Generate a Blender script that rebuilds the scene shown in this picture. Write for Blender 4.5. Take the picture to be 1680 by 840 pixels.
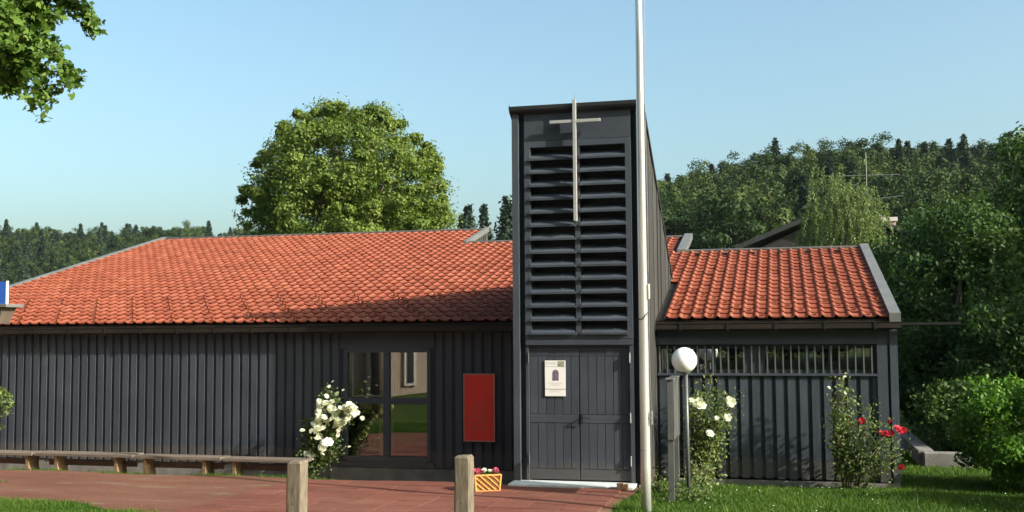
import bpy, math, random
import numpy as np
from mathutils import Vector, Matrix

for o in list(bpy.data.objects):
    bpy.data.objects.remove(o)
scene = bpy.context.scene
COL = scene.collection
rng = np.random.default_rng(7)
random.seed(7)

# ------------------------------------------------------------------ camera
CAM = np.array([4.24, -18.46, 2.5])
F_PX = 1760.0
YAW, PITCH, ROLL = math.radians(13.98), math.radians(3.89), math.radians(-0.407)


def cam_axes():
    cy, sy = math.cos(YAW), math.sin(YAW)
    fwd = np.array([-sy * math.cos(PITCH), cy * math.cos(PITCH), math.sin(PITCH)])
    right = np.array([cy, sy, 0.0])
    up = np.cross(right, fwd)
    r = math.cos(ROLL) * right + math.sin(ROLL) * up
    u = math.cos(ROLL) * up - math.sin(ROLL) * right
    return r, u, fwd


AX_R, AX_U, AX_F = cam_axes()
cd = bpy.data.cameras.new('camera')
cd.sensor_width = 36.0
cd.lens = F_PX / 1680.0 * 36.0
cd.clip_start = 0.1
cd.clip_end = 5000.0
cam = bpy.data.objects.new('camera', cd)
COL.objects.link(cam)
m = Matrix.Identity(4)
for i in range(3):
    m[i][0], m[i][1], m[i][2], m[i][3] = AX_R[i], AX_U[i], -AX_F[i], CAM[i]
cam.matrix_world = m
scene.camera = cam

# ------------------------------------------------------------------ sky, sun, exposure
SUN = Vector((3.6, -1.0, 2.03)).normalized()
world = bpy.data.worlds.new('World')
scene.world = world
world.use_nodes = True
wn = world.node_tree
wn.nodes.clear()
sky = wn.nodes.new('ShaderNodeTexSky')
sky.sky_type = 'NISHITA'
sky.sun_disc = False
sky.sun_elevation = math.asin(SUN.z)
sky.sun_rotation = math.atan2(SUN.x, SUN.y)
sky.altitude = 0
sky.air_density = 1.0
sky.dust_density = 4.6
sky.ozone_density = 2.0
bg = wn.nodes.new('ShaderNodeBackground')
bg.inputs['Strength'].default_value = 0.132
wo = wn.nodes.new('ShaderNodeOutputWorld')
wb = wn.nodes.new('ShaderNodeMix')          # white balance of the whole sky
wb.data_type = 'RGBA'
wb.blend_type = 'MULTIPLY'
wb.inputs[0].default_value = 1.0
wb.inputs[7].default_value = (1.04, 1.175, 1.06, 1.0)
wn.links.new(sky.outputs[0], wb.inputs[6])
wn.links.new(wb.outputs[2], bg.inputs[0])
wn.links.new(bg.outputs[0], wo.inputs[0])

sl = bpy.data.lights.new('sun', 'SUN')
sl.energy = 4.6
sl.angle = math.radians(0.5)
sl.color = (1.0, 0.93, 0.82)
so = bpy.data.objects.new('sun', sl)
COL.objects.link(so)
so.rotation_euler = (-SUN).to_track_quat('-Z', 'Y').to_euler()
so.location = (40, -20, 40)

vs = scene.view_settings
vs.view_transform = 'Standard'
vs.look = 'None'
vs.exposure = 0.95
vs.gamma = 1.0
vs.use_curve_mapping = False
scene.render.engine = 'CYCLES'


# ------------------------------------------------------------------ helpers
def tag(o, label=None, cat=None, group=None, kind=None):
    if label: o['label'] = label
    if cat: o['category'] = cat
    if group: o['group'] = group
    if kind: o['kind'] = kind
    return o


def link(name, me, parent=None, mat=None):
    o = bpy.data.objects.new(name, me)
    COL.objects.link(o)
    if parent is not None:
        o.parent = parent
        # a parent sits at its own base: keep world coordinates of the child mesh
        o.matrix_parent_inverse = parent_matrix(parent).inverted()
    if mat is not None and me is not None and len(me.materials) == 0:
        me.materials.append(mat)
    return o


def parent_matrix(p):
    mt = Matrix.LocRotScale(p.location, p.rotation_euler, p.scale)
    if p.parent is not None:
        mt = parent_matrix(p.parent) @ p.matrix_parent_inverse @ mt
    return mt


def empty(name, loc=(0, 0, 0), label=None, cat=None, group=None):
    o = bpy.data.objects.new(name, None)
    COL.objects.link(o)
    o.location = loc
    o.empty_display_size = 0.2
    return tag(o, label, cat, group)


def np_mesh(name, verts, faces_flat, per, tint=None, smooth=False):
    """verts (n,3); faces_flat int array; per = verts per face (constant)"""
    me = bpy.data.meshes.new(name)
    verts = np.asarray(verts, dtype=np.float32).reshape(-1, 3)
    fl = np.asarray(faces_flat, dtype=np.int32).ravel()
    nf = len(fl) // per
    me.vertices.add(len(verts))
    me.vertices.foreach_set('co', verts.ravel())
    me.loops.add(len(fl))
    me.loops.foreach_set('vertex_index', fl)
    me.polygons.add(nf)
    me.polygons.foreach_set('loop_start', np.arange(nf, dtype=np.int32) * per)
    me.polygons.foreach_set('loop_total', np.full(nf, per, dtype=np.int32))
    if smooth:
        me.polygons.foreach_set('use_smooth', np.ones(nf, dtype=bool))
    if tint is not None:
        at = me.attributes.new('tint', 'FLOAT', 'FACE')
        at.data.foreach_set('value', np.asarray(tint, dtype=np.float32))
    me.update()
    me.validate()
    return me


class MB:
    """collects polygons for one mesh"""

    def __init__(s):
        s.v = []
        s.f = []

    def quad(s, *pts):
        b = len(s.v)
        s.v += [tuple(p) for p in pts]
        s.f.append(tuple(range(b, b + len(pts))))
        return s

    def box(s, x0, x1, y0, y1, z0, z1):
        b = len(s.v)
        s.v += [(x0, y0, z0), (x1, y0, z0), (x1, y1, z0), (x0, y1, z0),
                (x0, y0, z1), (x1, y0, z1), (x1, y1, z1), (x0, y1, z1)]
        s.f += [(b, b + 3, b + 2, b + 1), (b + 4, b + 5, b + 6, b + 7), (b, b + 1, b + 5, b + 4),
                (b + 1, b + 2, b + 6, b + 5), (b + 2, b + 3, b + 7, b + 6), (b + 3, b, b + 4, b + 7)]
        return s

    def hexa(s, p):
        """8 points: bottom 4 ccw, top 4 ccw"""
        b = len(s.v)
        s.v += [tuple(q) for q in p]
        s.f += [(b, b + 3, b + 2, b + 1), (b + 4, b + 5, b + 6, b + 7), (b, b + 1, b + 5, b + 4),
                (b + 1, b + 2, b + 6, b + 5), (b + 2, b + 3, b + 7, b + 6), (b + 3, b, b + 4, b + 7)]
        return s

    def prism_x(s, prof, x0, x1):
        """profile of (y,z) points extruded from x0 to x1"""
        n = len(prof)
        b = len(s.v)
        s.v += [(x0, y, z) for y, z in prof] + [(x1, y, z) for y, z in prof]
        s.f.append(tuple(range(b + n - 1, b - 1, -1)))
        s.f.append(tuple(range(b + n, b + 2 * n)))
        for i in range(n):
            j = (i + 1) % n
            s.f.append((b + i, b + j, b + n + j, b + n + i))
        return s

    def prism_y(s, prof, y0, y1):
        n = len(prof)
        b = len(s.v)
        s.v += [(x, y0, z) for x, z in prof] + [(x, y1, z) for x, z in prof]
        s.f.append(tuple(range(b, b + n)))
        s.f.append(tuple(range(b + 2 * n - 1, b + n - 1, -1)))
        for i in range(n):
            j = (i + 1) % n
            s.f.append((b + j, b + i, b + n + i, b + n + j))
        return s

    def tube(s, pts, radii, n=8, cap=True):
        pts = [Vector(p) for p in pts]
        b0 = len(s.v)
        for i, p in enumerate(pts):
            if i == 0:
                d = pts[1] - p
            elif i == len(pts) - 1:
                d = p - pts[i - 1]
            else:
                d = pts[i + 1] - pts[i - 1]
            d.normalize()
            a = Vector((1, 0, 0)) if abs(d.x) < 0.9 else Vector((0, 1, 0))
            e1 = d.cross(a).normalized()
            e2 = d.cross(e1)
            r = radii[i] if hasattr(radii, '__len__') else radii
            for k in range(n):
                t = 2 * math.pi * k / n
                s.v.append(tuple(p + e1 * (r * math.cos(t)) + e2 * (r * math.sin(t))))
        for i in range(len(pts) - 1):
            for k in range(n):
                k2 = (k + 1) % n
                s.f.append((b0 + i * n + k, b0 + i * n + k2, b0 + (i + 1) * n + k2, b0 + (i + 1) * n + k))
        if cap:
            s.f.append(tuple(b0 + k for k in range(n - 1, -1, -1)))
            e = b0 + (len(pts) - 1) * n
            s.f.append(tuple(e + k for k in range(n)))
        return s

    def sphere(s, c, r, nu=24, nv=14, v1=math.pi):
        b = len(s.v)
        for j in range(nv + 1):
            t = v1 * j / nv
            for i in range(nu):
                a = 2 * math.pi * i / nu
                s.v.append((c[0] + r * math.sin(t) * math.cos(a), c[1] + r * math.sin(t) * math.sin(a), c[2] + r * math.cos(t)))
        for j in range(nv):
            for i in range(nu):
                i2 = (i + 1) % nu
                s.f.append((b + j * nu + i, b + (j + 1) * nu + i, b + (j + 1) * nu + i2, b + j * nu + i2))
        return s

    def mesh(s, name, smooth=False):
        me = bpy.data.meshes.new(name)
        me.from_pydata(s.v, [], s.f)
        if smooth:
            for p in me.polygons: p.use_smooth = True
        me.validate()
        me.update()
        return me

    def build(s, name, mat, parent=None, smooth=False, bevel=0.0):
        o = link(name, s.mesh(name, smooth), parent, mat)
        if bevel > 0:
            md = o.modifiers.new('bevel', 'BEVEL')
            md.width = bevel
            md.segments = 2
            md.limit_method = 'ANGLE'
        return o


def copy_obj(o, parent=None, loc=None, rot=None):
    c = o.copy()
    COL.objects.link(c)
    if parent is not None: c.parent = parent
    if loc is not None: c.location = loc
    if rot is not None: c.rotation_euler = rot
    return c


# ------------------------------------------------------------------ materials
def new_mat(name):
    mt = bpy.data.materials.new(name)
    mt.use_nodes = True
    nt = mt.node_tree
    return mt, nt, nt.nodes['Principled BSDF']


def N(nt, typ, **kw):
    n = nt.nodes.new(typ)
    for k, v in kw.items():
        setattr(n, k, v)
    return n


def rgb(c):
    return (c[0], c[1], c[2], 1.0)


def coords(nt, scale=(1, 1, 1), kind='Object'):
    if kind == 'World':
        tc = N(nt, 'ShaderNodeNewGeometry').outputs['Position']
    else:
        tc = N(nt, 'ShaderNodeTexCoord').outputs[kind]
    mp = N(nt, 'ShaderNodeMapping')
    mp.inputs['Scale'].default_value = scale
    nt.links.new(tc, mp.inputs[0])
    return mp.outputs[0]


def noise(nt, vec, scale, detail=4, rough=0.55):
    n = N(nt, 'ShaderNodeTexNoise')
    n.inputs['Scale'].default_value = scale
    n.inputs['Detail'].default_value = detail
    n.inputs['Roughness'].default_value = rough
    nt.links.new(vec, n.inputs['Vector'])
    return n.outputs['Fac']


def ramp(nt, fac, stops):
    r = N(nt, 'ShaderNodeValToRGB')
    el = r.color_ramp.elements
    while len(el) < len(stops): el.new(0.5)
    for e, (p, c) in zip(el, stops):
        e.position = p
        e.color = rgb(c)
    nt.links.new(fac, r.inputs[0])
    return r.outputs[0]


def mixc(nt, fac, a, b, mode='MIX'):
    mx = N(nt, 'ShaderNodeMix', data_type='RGBA', blend_type=mode)
    for sock, val in ((mx.inputs[0], fac), (mx.inputs[6], a), (mx.inputs[7], b)):
        if hasattr(val, 'is_linked'):
            nt.links.new(val, sock)
        elif isinstance(val, (int, float)):
            sock.default_value = val
        else:
            sock.default_value = rgb(val)
    return mx.outputs[2]


def math_n(nt, op, a, b=None):
    mn = N(nt, 'ShaderNodeMath', operation=op)
    for i, val in enumerate((a, b)):
        if val is None: continue
        if hasattr(val, 'is_linked'):
            nt.links.new(val, mn.inputs[i])
        else:
            mn.inputs[i].default_value = val
    return mn.outputs[0]


def bump(nt, bs, height, strength=0.3, dist=0.01):
    b = N(nt, 'ShaderNodeBump')
    b.inputs['Strength'].default_value = strength
    b.inputs['Distance'].default_value = dist
    nt.links.new(height, b.inputs['Height'])
    nt.links.new(b.outputs[0], bs.inputs['Normal'])


def mat_plain(name, c, rough=0.6, metal=0.0, var=0.15, scale=6.0, stretch=(1, 1, 1), bmp=0.15, kind='World', rnd=0.0, spec=0.5):
    mt, nt, bs = new_mat(name)
    vec = coords(nt, stretch, kind)
    f1 = noise(nt, vec, scale, 5)
    lo = tuple(x * (1 - var) for x in c)
    hi = tuple(min(1, x * (1 + var)) for x in c)
    col = ramp(nt, f1, [(0.3, lo), (0.7, hi)])
    if rnd > 0:
        oi = N(nt, 'ShaderNodeObjectInfo')
        v = math_n(nt, 'MULTIPLY_ADD', oi.outputs['Random'], 2 * rnd)
        v.node.inputs[2].default_value = 1 - rnd
        col = mixc(nt, 1.0, col, v, 'MULTIPLY')
    nt.links.new(col, bs.inputs['Base Color'])
    bs.inputs['Roughness'].default_value = rough
    bs.inputs['Metallic'].default_value = metal
    bs.inputs['Specular IOR Level'].default_value = spec
    if bmp > 0:
        f2 = noise(nt, vec, scale * 4, 4)
        bump(nt, bs, f2, bmp, 0.01)
    return mt


def mat_paint_wood(name, c, stretch=(24, 24, 0.9), rough=0.62, var=0.2, rnd=0.10):
    """dark stained boards: streaks along the grain, scuffs and dust"""
    mt, nt, bs = new_mat(name)
    vec = coords(nt, stretch, 'World')
    g = noise(nt, vec, 3.0, 6, 0.6)
    big = noise(nt, coords(nt, (1, 1, 1), 'World'), 1.3, 4)
    col = ramp(nt, g, [(0.25, tuple(x * (1 - var) for x in c)), (0.75, tuple(x * (1 + var) for x in c))])
    dust = ramp(nt, big, [(0.45, (0.9, 0.9, 0.9)), (0.75, (1.18, 1.15, 1.08))])
    col = mixc(nt, 1.0, col, dust, 'MULTIPLY')
    oi = N(nt, 'ShaderNodeObjectInfo')
    v = math_n(nt, 'MULTIPLY_ADD', oi.outputs['Random'], 2 * rnd)
    v.node.inputs[2].default_value = 1 - rnd
    col = mixc(nt, 1.0, col, v, 'MULTIPLY')
    # rain splash and dust at the foot of the boards, pale scuffs higher up
    sp_ = N(nt, 'ShaderNodeSeparateXYZ')
    nt.links.new(N(nt, 'ShaderNodeNewGeometry').outputs['Position'], sp_.inputs[0])
    fine = noise(nt, coords(nt, (1, 1, 1), 'World'), 11.0, 5, 0.7)
    hgt = math_n(nt, 'ADD', sp_.outputs[2], math_n(nt, 'MULTIPLY', fine, -0.55))
    dirt = ramp(nt, hgt, [(0.0, (0.38, 0.38, 0.38)), (0.10, (0, 0, 0))])
    col = mixc(nt, dirt, col, (0.115, 0.095, 0.075))
    scuff = ramp(nt, noise(nt, coords(nt, (5, 5, 0.7), 'World'), 6.0, 6, 0.75), [(0.66, (0, 0, 0)), (0.76, (0.35, 0.35, 0.35))])
    col = mixc(nt, scuff, col, (0.16, 0.16, 0.155))
    nt.links.new(col, bs.inputs['Base Color'])
    bs.inputs['Roughness'].default_value = rough
    bs.inputs['Specular IOR Level'].default_value = 0.22
    bump(nt, bs, g, 0.25, 0.006)
    return mt


def mat_tile():
    mt, nt, bs = new_mat('clay_tile')
    pos = N(nt, 'ShaderNodeNewGeometry').outputs['Position']
    sp = N(nt, 'ShaderNodeSeparateXYZ')
    nt.links.new(pos, sp.inputs[0])
    cx = math_n(nt, 'FLOOR', math_n(nt, 'DIVIDE', math_n(nt, 'ADD', sp.outputs[0], 20.0), TILE_W))
    cy = math_n(nt, 'FLOOR', math_n(nt, 'DIVIDE', math_n(nt, 'ADD', sp.outputs[1], 0.14), TILE_C * COSR))
    cb = N(nt, 'ShaderNodeCombineXYZ')
    nt.links.new(cx, cb.inputs[0])
    nt.links.new(cy, cb.inputs[1])
    wn_ = N(nt, 'ShaderNodeTexWhiteNoise', noise_dimensions='2D')
    nt.links.new(cb.outputs[0], wn_.inputs['Vector'])
    base = ramp(nt, wn_.outputs['Value'], [(0.0, (0.1880, 0.0440, 0.0209)), (0.35, (0.2225, 0.0558, 0.0272)), (0.75, (0.2417, 0.0628, 0.0320)), (1.0, (0.2571, 0.0754, 0.0401))])
    st = noise(nt, coords(nt, (1, 1, 1), 'World'), 0.9, 6, 0.65)
    base = mixc(nt, 1.0, base, ramp(nt, st, [(0.30, (0.86, 0.85, 0.86)), (0.60, (1.04, 1.04, 1.04))]), 'MULTIPLY')
    fine = noise(nt, coords(nt, (1, 1, 1), 'World'), 38, 4, 0.6)
    base = mixc(nt, 1.0, base, ramp(nt, fine, [(0.3, (0.85, 0.85, 0.85)), (0.7, (1.1, 1.1, 1.1))]), 'MULTIPLY')
    lich = noise(nt, coords(nt, (1, 1, 1), 'World'), 9, 5, 0.7)
    lm = ramp(nt, lich, [(0.66, (0, 0, 0)), (0.74, (0.45, 0.45, 0.45))])
    base = mixc(nt, lm, base, (0.17, 0.09, 0.065))
    nt.links.new(base, bs.inputs['Base Color'])
    bs.inputs['Roughness'].default_value = 0.62
    bs.inputs['Specular IOR Level'].default_value = 0.3
    bump(nt, bs, fine, 0.25, 0.004)
    return mt


def mat_leaf(name, stops, trans=0.35, rough=0.5, obj_rand=0.0, spec=0.3):
    """leaf colour varies from leaf to leaf (tint attribute)"""
    mt, nt, bs = new_mat(name)
    at = N(nt, 'ShaderNodeAttribute', attribute_name='tint')
    fac = at.outputs['Fac']
    if obj_rand > 0:
        oi = N(nt, 'ShaderNodeObjectInfo')
        s = math_n(nt, 'SUBTRACT', oi.outputs['Random'], 0.5)
        fac = math_n(nt, 'MULTIPLY_ADD', s, obj_rand)
        nt.links.new(at.outputs['Fac'], fac.node.inputs[2])
    col = ramp(nt, fac, stops)
    nt.links.new(col, bs.inputs['Base Color'])
    bs.inputs['Roughness'].default_value = rough
    bs.inputs['Specular IOR Level'].default_value = spec
    tr = N(nt, 'ShaderNodeBsdfTranslucent')
    tcol = mixc(nt, 1.0, col, (1.25, 1.3, 0.55), 'MULTIPLY')
    nt.links.new(tcol, tr.inputs['Color'])
    ms = N(nt, 'ShaderNodeMixShader')
    ms.inputs[0].default_value = trans
    nt.links.new(bs.outputs[0], ms.inputs[1])
    nt.links.new(tr.outputs[0], ms.inputs[2])
    out = nt.nodes['Material Output']
    nt.links.new(ms.outputs[0], out.inputs['Surface'])
    return mt


def mat_glass(name, tint=(0.75, 0.8, 0.8), refl=1.0):
    mt, nt, bs = new_mat(name)
    nt.nodes.remove(bs)
    lw = N(nt, 'ShaderNodeFresnel')
    lw.inputs[0].default_value = 2.1
    gl = N(nt, 'ShaderNodeBsdfGlossy')
    gl.inputs['Roughness'].default_value = 0.0
    gl.inputs['Color'].default_value = rgb((refl, refl, refl))
    tr = N(nt, 'ShaderNodeBsdfTransparent')
    tr.inputs['Color'].default_value = rgb(tint)
    ms = N(nt, 'ShaderNodeMixShader')
    mul = math_n(nt, 'MULTIPLY', lw.outputs[0], 1.9)
    nt.links.new(mul, ms.inputs[0])
    nt.links.new(tr.outputs[0], ms.inputs[1])
    nt.links.new(gl.outputs[0], ms.inputs[2])
    nt.links.new(ms.outputs[0], nt.nodes['Material Output'].inputs['Surface'])
    return mt


TILE_W, TILE_C = 0.2125, 0.327
SLOPE = math.radians(14.5)
COSR, SINR, TANR = math.cos(SLOPE), math.sin(SLOPE), math.tan(SLOPE)
EAVE_Y, EAVE_Z = -0.12, 2.645


def roof_z(y):
    return EAVE_Z + (y - EAVE_Y) * TANR


M = {}
M['board'] = mat_paint_wood('charcoal_boards', (0.0511, 0.0618, 0.0799))
M['board_h'] = mat_paint_wood('charcoal_boards_level', (0.0511, 0.0618, 0.0799), (0.9, 24, 24))
M['side_board'] = mat_paint_wood('weathered_grey_boards', (0.0496, 0.0484, 0.0465), var=0.3, rnd=0.18)
M['wallback'] = mat_paint_wood('charcoal_shaded_backing', (0.0270, 0.0333, 0.0455))  # darker than the boards: shade of the gaps put into the backing colour
M['tile'] = mat_tile()
M['flash'] = mat_plain('zinc_flashing', (0.1500, 0.1462, 0.1387), 0.5, 0.2, 0.15, 3)
M['darkmetal'] = mat_plain('dark_sheet_metal', (0.030, 0.030, 0.031), 0.45, 0.3, 0.15, 3)
M['gutter'] = mat_plain('brown_gutter', (0.0204, 0.0156, 0.0126), 0.6, 0.0, 0.25, 2.5, spec=0.25)
M['ridge'] = mat_plain('dull_ridge_metal', (0.085, 0.072, 0.062), 0.6, 0.1, 0.25, 3)
M['concrete'] = mat_plain('grey_concrete', (0.1540, 0.1470, 0.1365), 0.85, 0, 0.3, 3.5, bmp=0.4)
M['step'] = mat_plain('pale_step_stone', (0.50, 0.54, 0.55), 0.6, 0, 0.12, 4)
M['steel'] = mat_plain('brushed_steel', (0.40, 0.40, 0.39), 0.4, 0.25, 0.06, 8, bmp=0.05)
M['pole'] = mat_plain('flagpole_aluminium', (0.66, 0.66, 0.64), 0.28, 0.55, 0.07, 1.4, (3, 3, 1), bmp=0.03)
M['iron'] = mat_plain('black_iron', (0.03, 0.03, 0.032), 0.4, 0.4, 0.1, 8)
M['barmetal'] = mat_plain('grey_bars', (0.11, 0.11, 0.108), 0.55, 0.1, 0.1, 8)
M['interior'] = mat_plain('interior_plaster', (0.30, 0.28, 0.26), 0.9, 0, 0.1, 2, bmp=0)
M['curtain'] = mat_plain('curtain_cloth', (0.55, 0.52, 0.47), 0.9, 0, 0.08, 2, bmp=0)
M['glass'] = mat_glass('window_glass')
M['postwood'] = mat_plain('weathered_post_wood', (0.1551, 0.1254, 0.0891), 0.85, 0, 0.45, 5, (9, 9, 1.2), bmp=0.6)
M['benchtop'] = mat_plain('grey_bench_wood', (0.1425, 0.1125, 0.0900), 0.8, 0, 0.3, 5, (0.9, 12, 12), bmp=0.4, rnd=0.15)
M['benchleg'] = mat_plain('bench_leg_wood', (0.27, 0.18, 0.105), 0.8, 0, 0.3, 6, (4, 4, 1), bmp=0.4, rnd=0.15)
M['paper'] = mat_plain('poster_paper', (0.80, 0.79, 0.76), 0.5, 0, 0.03, 3, bmp=0)
M['print_dark'] = mat_plain('poster_print_violet', (0.16, 0.11, 0.17), 0.6, 0, 0.5, 30, bmp=0)
M['print_grey'] = mat_plain('poster_print_grey', (0.50, 0.47, 0.48), 0.6, 0, 0.1, 20, bmp=0)
M['print_olive'] = mat_plain('poster_print_olive', (0.28, 0.30, 0.20), 0.6, 0, 0.6, 60, bmp=0)
M['red'] = mat_plain('red_enamel', (0.68, 0.020, 0.014), 0.5, 0, 0.1, 2, bmp=0)
M['red_print'] = mat_plain('red_sign_print', (0.42, 0.085, 0.06), 0.4, 0, 0.1, 8, bmp=0)
M['signframe'] = mat_plain('sign_frame_metal', (0.30, 0.19, 0.17), 0.4, 0.5, 0.1, 8)
M['globe'] = mat_plain('opal_globe', (0.86, 0.86, 0.85), 0.25, 0, 0.02, 4, bmp=0)
M['case'] = mat_plain('grey_case_metal', (0.1116, 0.1152, 0.1152), 0.45, 0.3, 0.12, 4)
M['blue'] = mat_plain('blue_sign', (0.012, 0.11, 0.52), 0.35, 0, 0.08, 4, bmp=0)
M['white'] = mat_plain('white_paint', (0.78, 0.78, 0.77), 0.5, 0, 0.04, 4, bmp=0.05)
M['fascia'] = mat_plain('brown_fascia_boards', (0.10, 0.075, 0.052), 0.8, 0, 0.3, 5)
M['wicker'] = mat_plain('orange_wicker', (0.62, 0.30, 0.075), 0.6, 0, 0.25, 18, bmp=0.3)
M['wicker_back'] = mat_plain('planter_liner', (0.17, 0.07, 0.02), 0.8, 0, 0.2, 18)
M['soil'] = mat_plain('soil', (0.07, 0.05, 0.035), 0.95, 0, 0.4, 12, bmp=0.5)
M['bark'] = mat_plain('bark', (0.105, 0.080, 0.058), 0.9, 0, 0.4, 4, (4, 4, 1), bmp=0.7)
M['stem'] = mat_plain('rose_stem', (0.14, 0.115, 0.06), 0.7, 0, 0.3, 10)
M['church'] = mat_plain('pink_render', (0.3510, 0.2665, 0.2145), 0.9, 0, 0.1, 1.5, bmp=0.2)
M['church_trim'] = mat_plain('pale_stone_trim', (0.5460, 0.5005, 0.4485), 0.85, 0, 0.08, 2)
M['dark_glass'] = mat_plain('leaded_glass', (0.03, 0.03, 0.035), 0.2, 0, 0.3, 20)
M['house_roof'] = mat_plain('dark_roofing', (0.018, 0.019, 0.019), 0.8, 0, 0.3, 2)
M['house_wall'] = mat_plain('dark_house_boards', (0.022, 0.019, 0.016), 0.85, 0, 0.3, 2)
M['petal_white'] = mat_leaf('white_petals', [(0, (0.74, 0.76, 0.62)), (1, (0.86, 0.86, 0.80))], 0.25, 0.6)
M['petal_red'] = mat_leaf('red_petals', [(0, (0.42, 0.012, 0.03)), (1, (0.62, 0.03, 0.06))], 0.2, 0.6)
M['petal_pink'] = mat_leaf('dark_pink_petals', [(0, (0.30, 0.02, 0.06)), (1, (0.5, 0.08, 0.14))], 0.2, 0.6)

LEAF = {
    'linden': [(0, (0.0470, 0.0878, 0.0134)), (0.5, (0.1142, 0.1635, 0.0252)), (1, (0.2218, 0.2633, 0.0672))],
    'maple': [(0, (0.0450, 0.1044, 0.0156)), (0.6, (0.1050, 0.1812, 0.0286)), (1, (0.2025, 0.2682, 0.0585))],
    'dark': [(0, (0.024, 0.058, 0.014)), (0.6, (0.055, 0.105, 0.026)), (1, (0.120, 0.180, 0.055))],
    'laurel': [(0, (0.0451, 0.1148, 0.0115)), (0.6, (0.0902, 0.2009, 0.0246)), (1, (0.1558, 0.2706, 0.0492))],
    'rose': [(0, (0.040, 0.078, 0.020)), (0.6, (0.100, 0.150, 0.040)), (1, (0.200, 0.235, 0.085))],
    'willow': [(0, (0.0638, 0.0980, 0.0280)), (0.6, (0.1318, 0.1764, 0.0620)), (1, (0.2465, 0.2940, 0.1300))],
    'forest': [(0, (0.0129, 0.0294, 0.0093)), (0.45, (0.0338, 0.0604, 0.0170)), (1, (0.0787, 0.1045, 0.0310))],
    'spruce': [(0, (0.012, 0.026, 0.017)), (0.6, (0.024, 0.046, 0.029)), (1, (0.042, 0.068, 0.038))],
    'grass': [(0, (0.0279, 0.0684, 0.0058)), (0.6, (0.0557, 0.1224, 0.0104)), (1, (0.1238, 0.1692, 0.0288))],
}
ML = {k: mat_leaf('leaf_' + k, v, trans=0.3 if k not in ('forest', 'spruce') else 0.15,
                  obj_rand=0.75 if k in ('forest',) else (0.5 if k == 'spruce' else 0.0), spec=0.1 if k in ('forest', 'spruce') else 0.25, rough=0.6) for k, v in LEAF.items()}


# ------------------------------------------------------------------ ground
def sstep(t):
    t = np.clip(t, 0, 1)
    return t * t * (3 - 2 * t)


HILLS = [  # ridge points (x, y, z) and reach towards the viewer
    (np.array([(-60, 250, 4.), (-34, 240, 9.), (-22, 232, 17.), (-12, 230, 22.), (10, 230, 26.), (32, 232, 26.5), (56, 232, 26.), (95, 228, 29.), (170, 220, 34.), (260, 210, 34.)]), 150.0),
    (np.array([(-520, 190, 30.), (-380, 250, 26.), (-270, 290, 25.), (-215, 310, 25.5), (-150, 330, 26.), (-118, 345, 18.), (-100, 355, 9.), (-80, 365, 2.)]), 150.0),
]


def hill_z(X, Y):
    z = np.zeros_like(X)
    for pts, reach in HILLS:
        best = np.full(X.shape, 1e9)
        hz = np.zeros_like(X)
        for a, b in zip(pts[:-1], pts[1:]):
            d = b[:2] - a[:2]
            L2 = (d ** 2).sum()
            t = np.clip(((X - a[0]) * d[0] + (Y - a[1]) * d[1]) / L2, 0, 1)
            dist = np.hypot(X - a[0] - t * d[0], Y - a[1] - t * d[1])
            h = a[2] + t * (b[2] - a[2])
            k = dist < best
            best = np.where(k, dist, best)
            hz = np.where(k, h, hz)
        z = np.maximum(z, hz * sstep(1 - best / reach))
    return z


def ground_z(X, Y):
    X = np.asarray(X, float)
    Y = np.asarray(Y, float)
    wz = np.where(X < 1.0, -0.27, -0.13)
    front = wz * (1 - sstep(-Y / 1.7))
    rise = 0.018 * np.clip(-Y - 1.7, 0, 8) + 0.085 * np.clip(-Y - 9.7, 0, 9)
    lump = 0.012 * np.sin(X * 1.7 + 0.4) * np.sin(Y * 1.3)
    z = np.where(Y > 0, wz, front + rise) + lump * np.where(np.hypot(X, Y) < 40, 1, 0)
    return z + hill_z(X, Y) + np.where(Y > 12, 0.02 * np.clip(Y - 12, 0, 60), 0)


def gz(x, y):
    return float(ground_z(np.array([x]), np.array([y]))[0])


def axis(lo, hi, near_lo, near_hi, step, grow=1.12):
    a = list(np.arange(near_lo, near_hi + 1e-6, step))
    s, v = step, near_hi
    while v < hi:
        s = min(s * grow, 14)
        if v > 420: s = 120
        v += s
        a.append(v)
    s, v = step, near_lo
    while v > lo:
        s = min(s * grow, 14)
        if v < -560: s = 120
        v -= s
        a.insert(0, v)
    return np.array(a)


gx = axis(-2500, 2500, -16, 14, 0.4)
gy = axis(-1500, 3000, -14, 6, 0.4)
GX, GY = np.meshgrid(gx, gy)
GZ = ground_z(GX, GY)
nx, ny = len(gx), len(gy)
idx = np.arange(nx * ny).reshape(ny, nx)
quads = np.stack([idx[:-1, :-1], idx[:-1, 1:], idx[1:, 1:], idx[1:, :-1]], -1).reshape(-1, 4)
me = np_mesh('ground', np.stack([GX, GY, GZ], -1).reshape(-1, 3), quads, 4, smooth=True)


def mat_ground():
    mt, nt, bs = new_mat('turf_soil')
    v = coords(nt, (1, 1, 1), 'World')
    a = noise(nt, v, 0.8, 6, 0.6)
    b = noise(nt, v, 14, 5, 0.7)
    c1 = ramp(nt, a, [(0.3, (0.0315, 0.0595, 0.0098)), (0.55, (0.0490, 0.0805, 0.0140)), (0.75, (0.0735, 0.0840, 0.0280))])
    c2 = ramp(nt, b, [(0.3, (0.6, 0.6, 0.6)), (0.7, (1.25, 1.25, 1.2))])
    nt.links.new(mixc(nt, 1.0, c1, c2, 'MULTIPLY'), bs.inputs['Base Color'])
    bs.inputs['Roughness'].default_value = 0.95
    bs.inputs['Specular IOR Level'].default_value = 0.1
    bump(nt, bs, b, 0.8, 0.03)
    return mt


go = link('ground', me, None, mat_ground())
tag(go, kind='structure')


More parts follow.
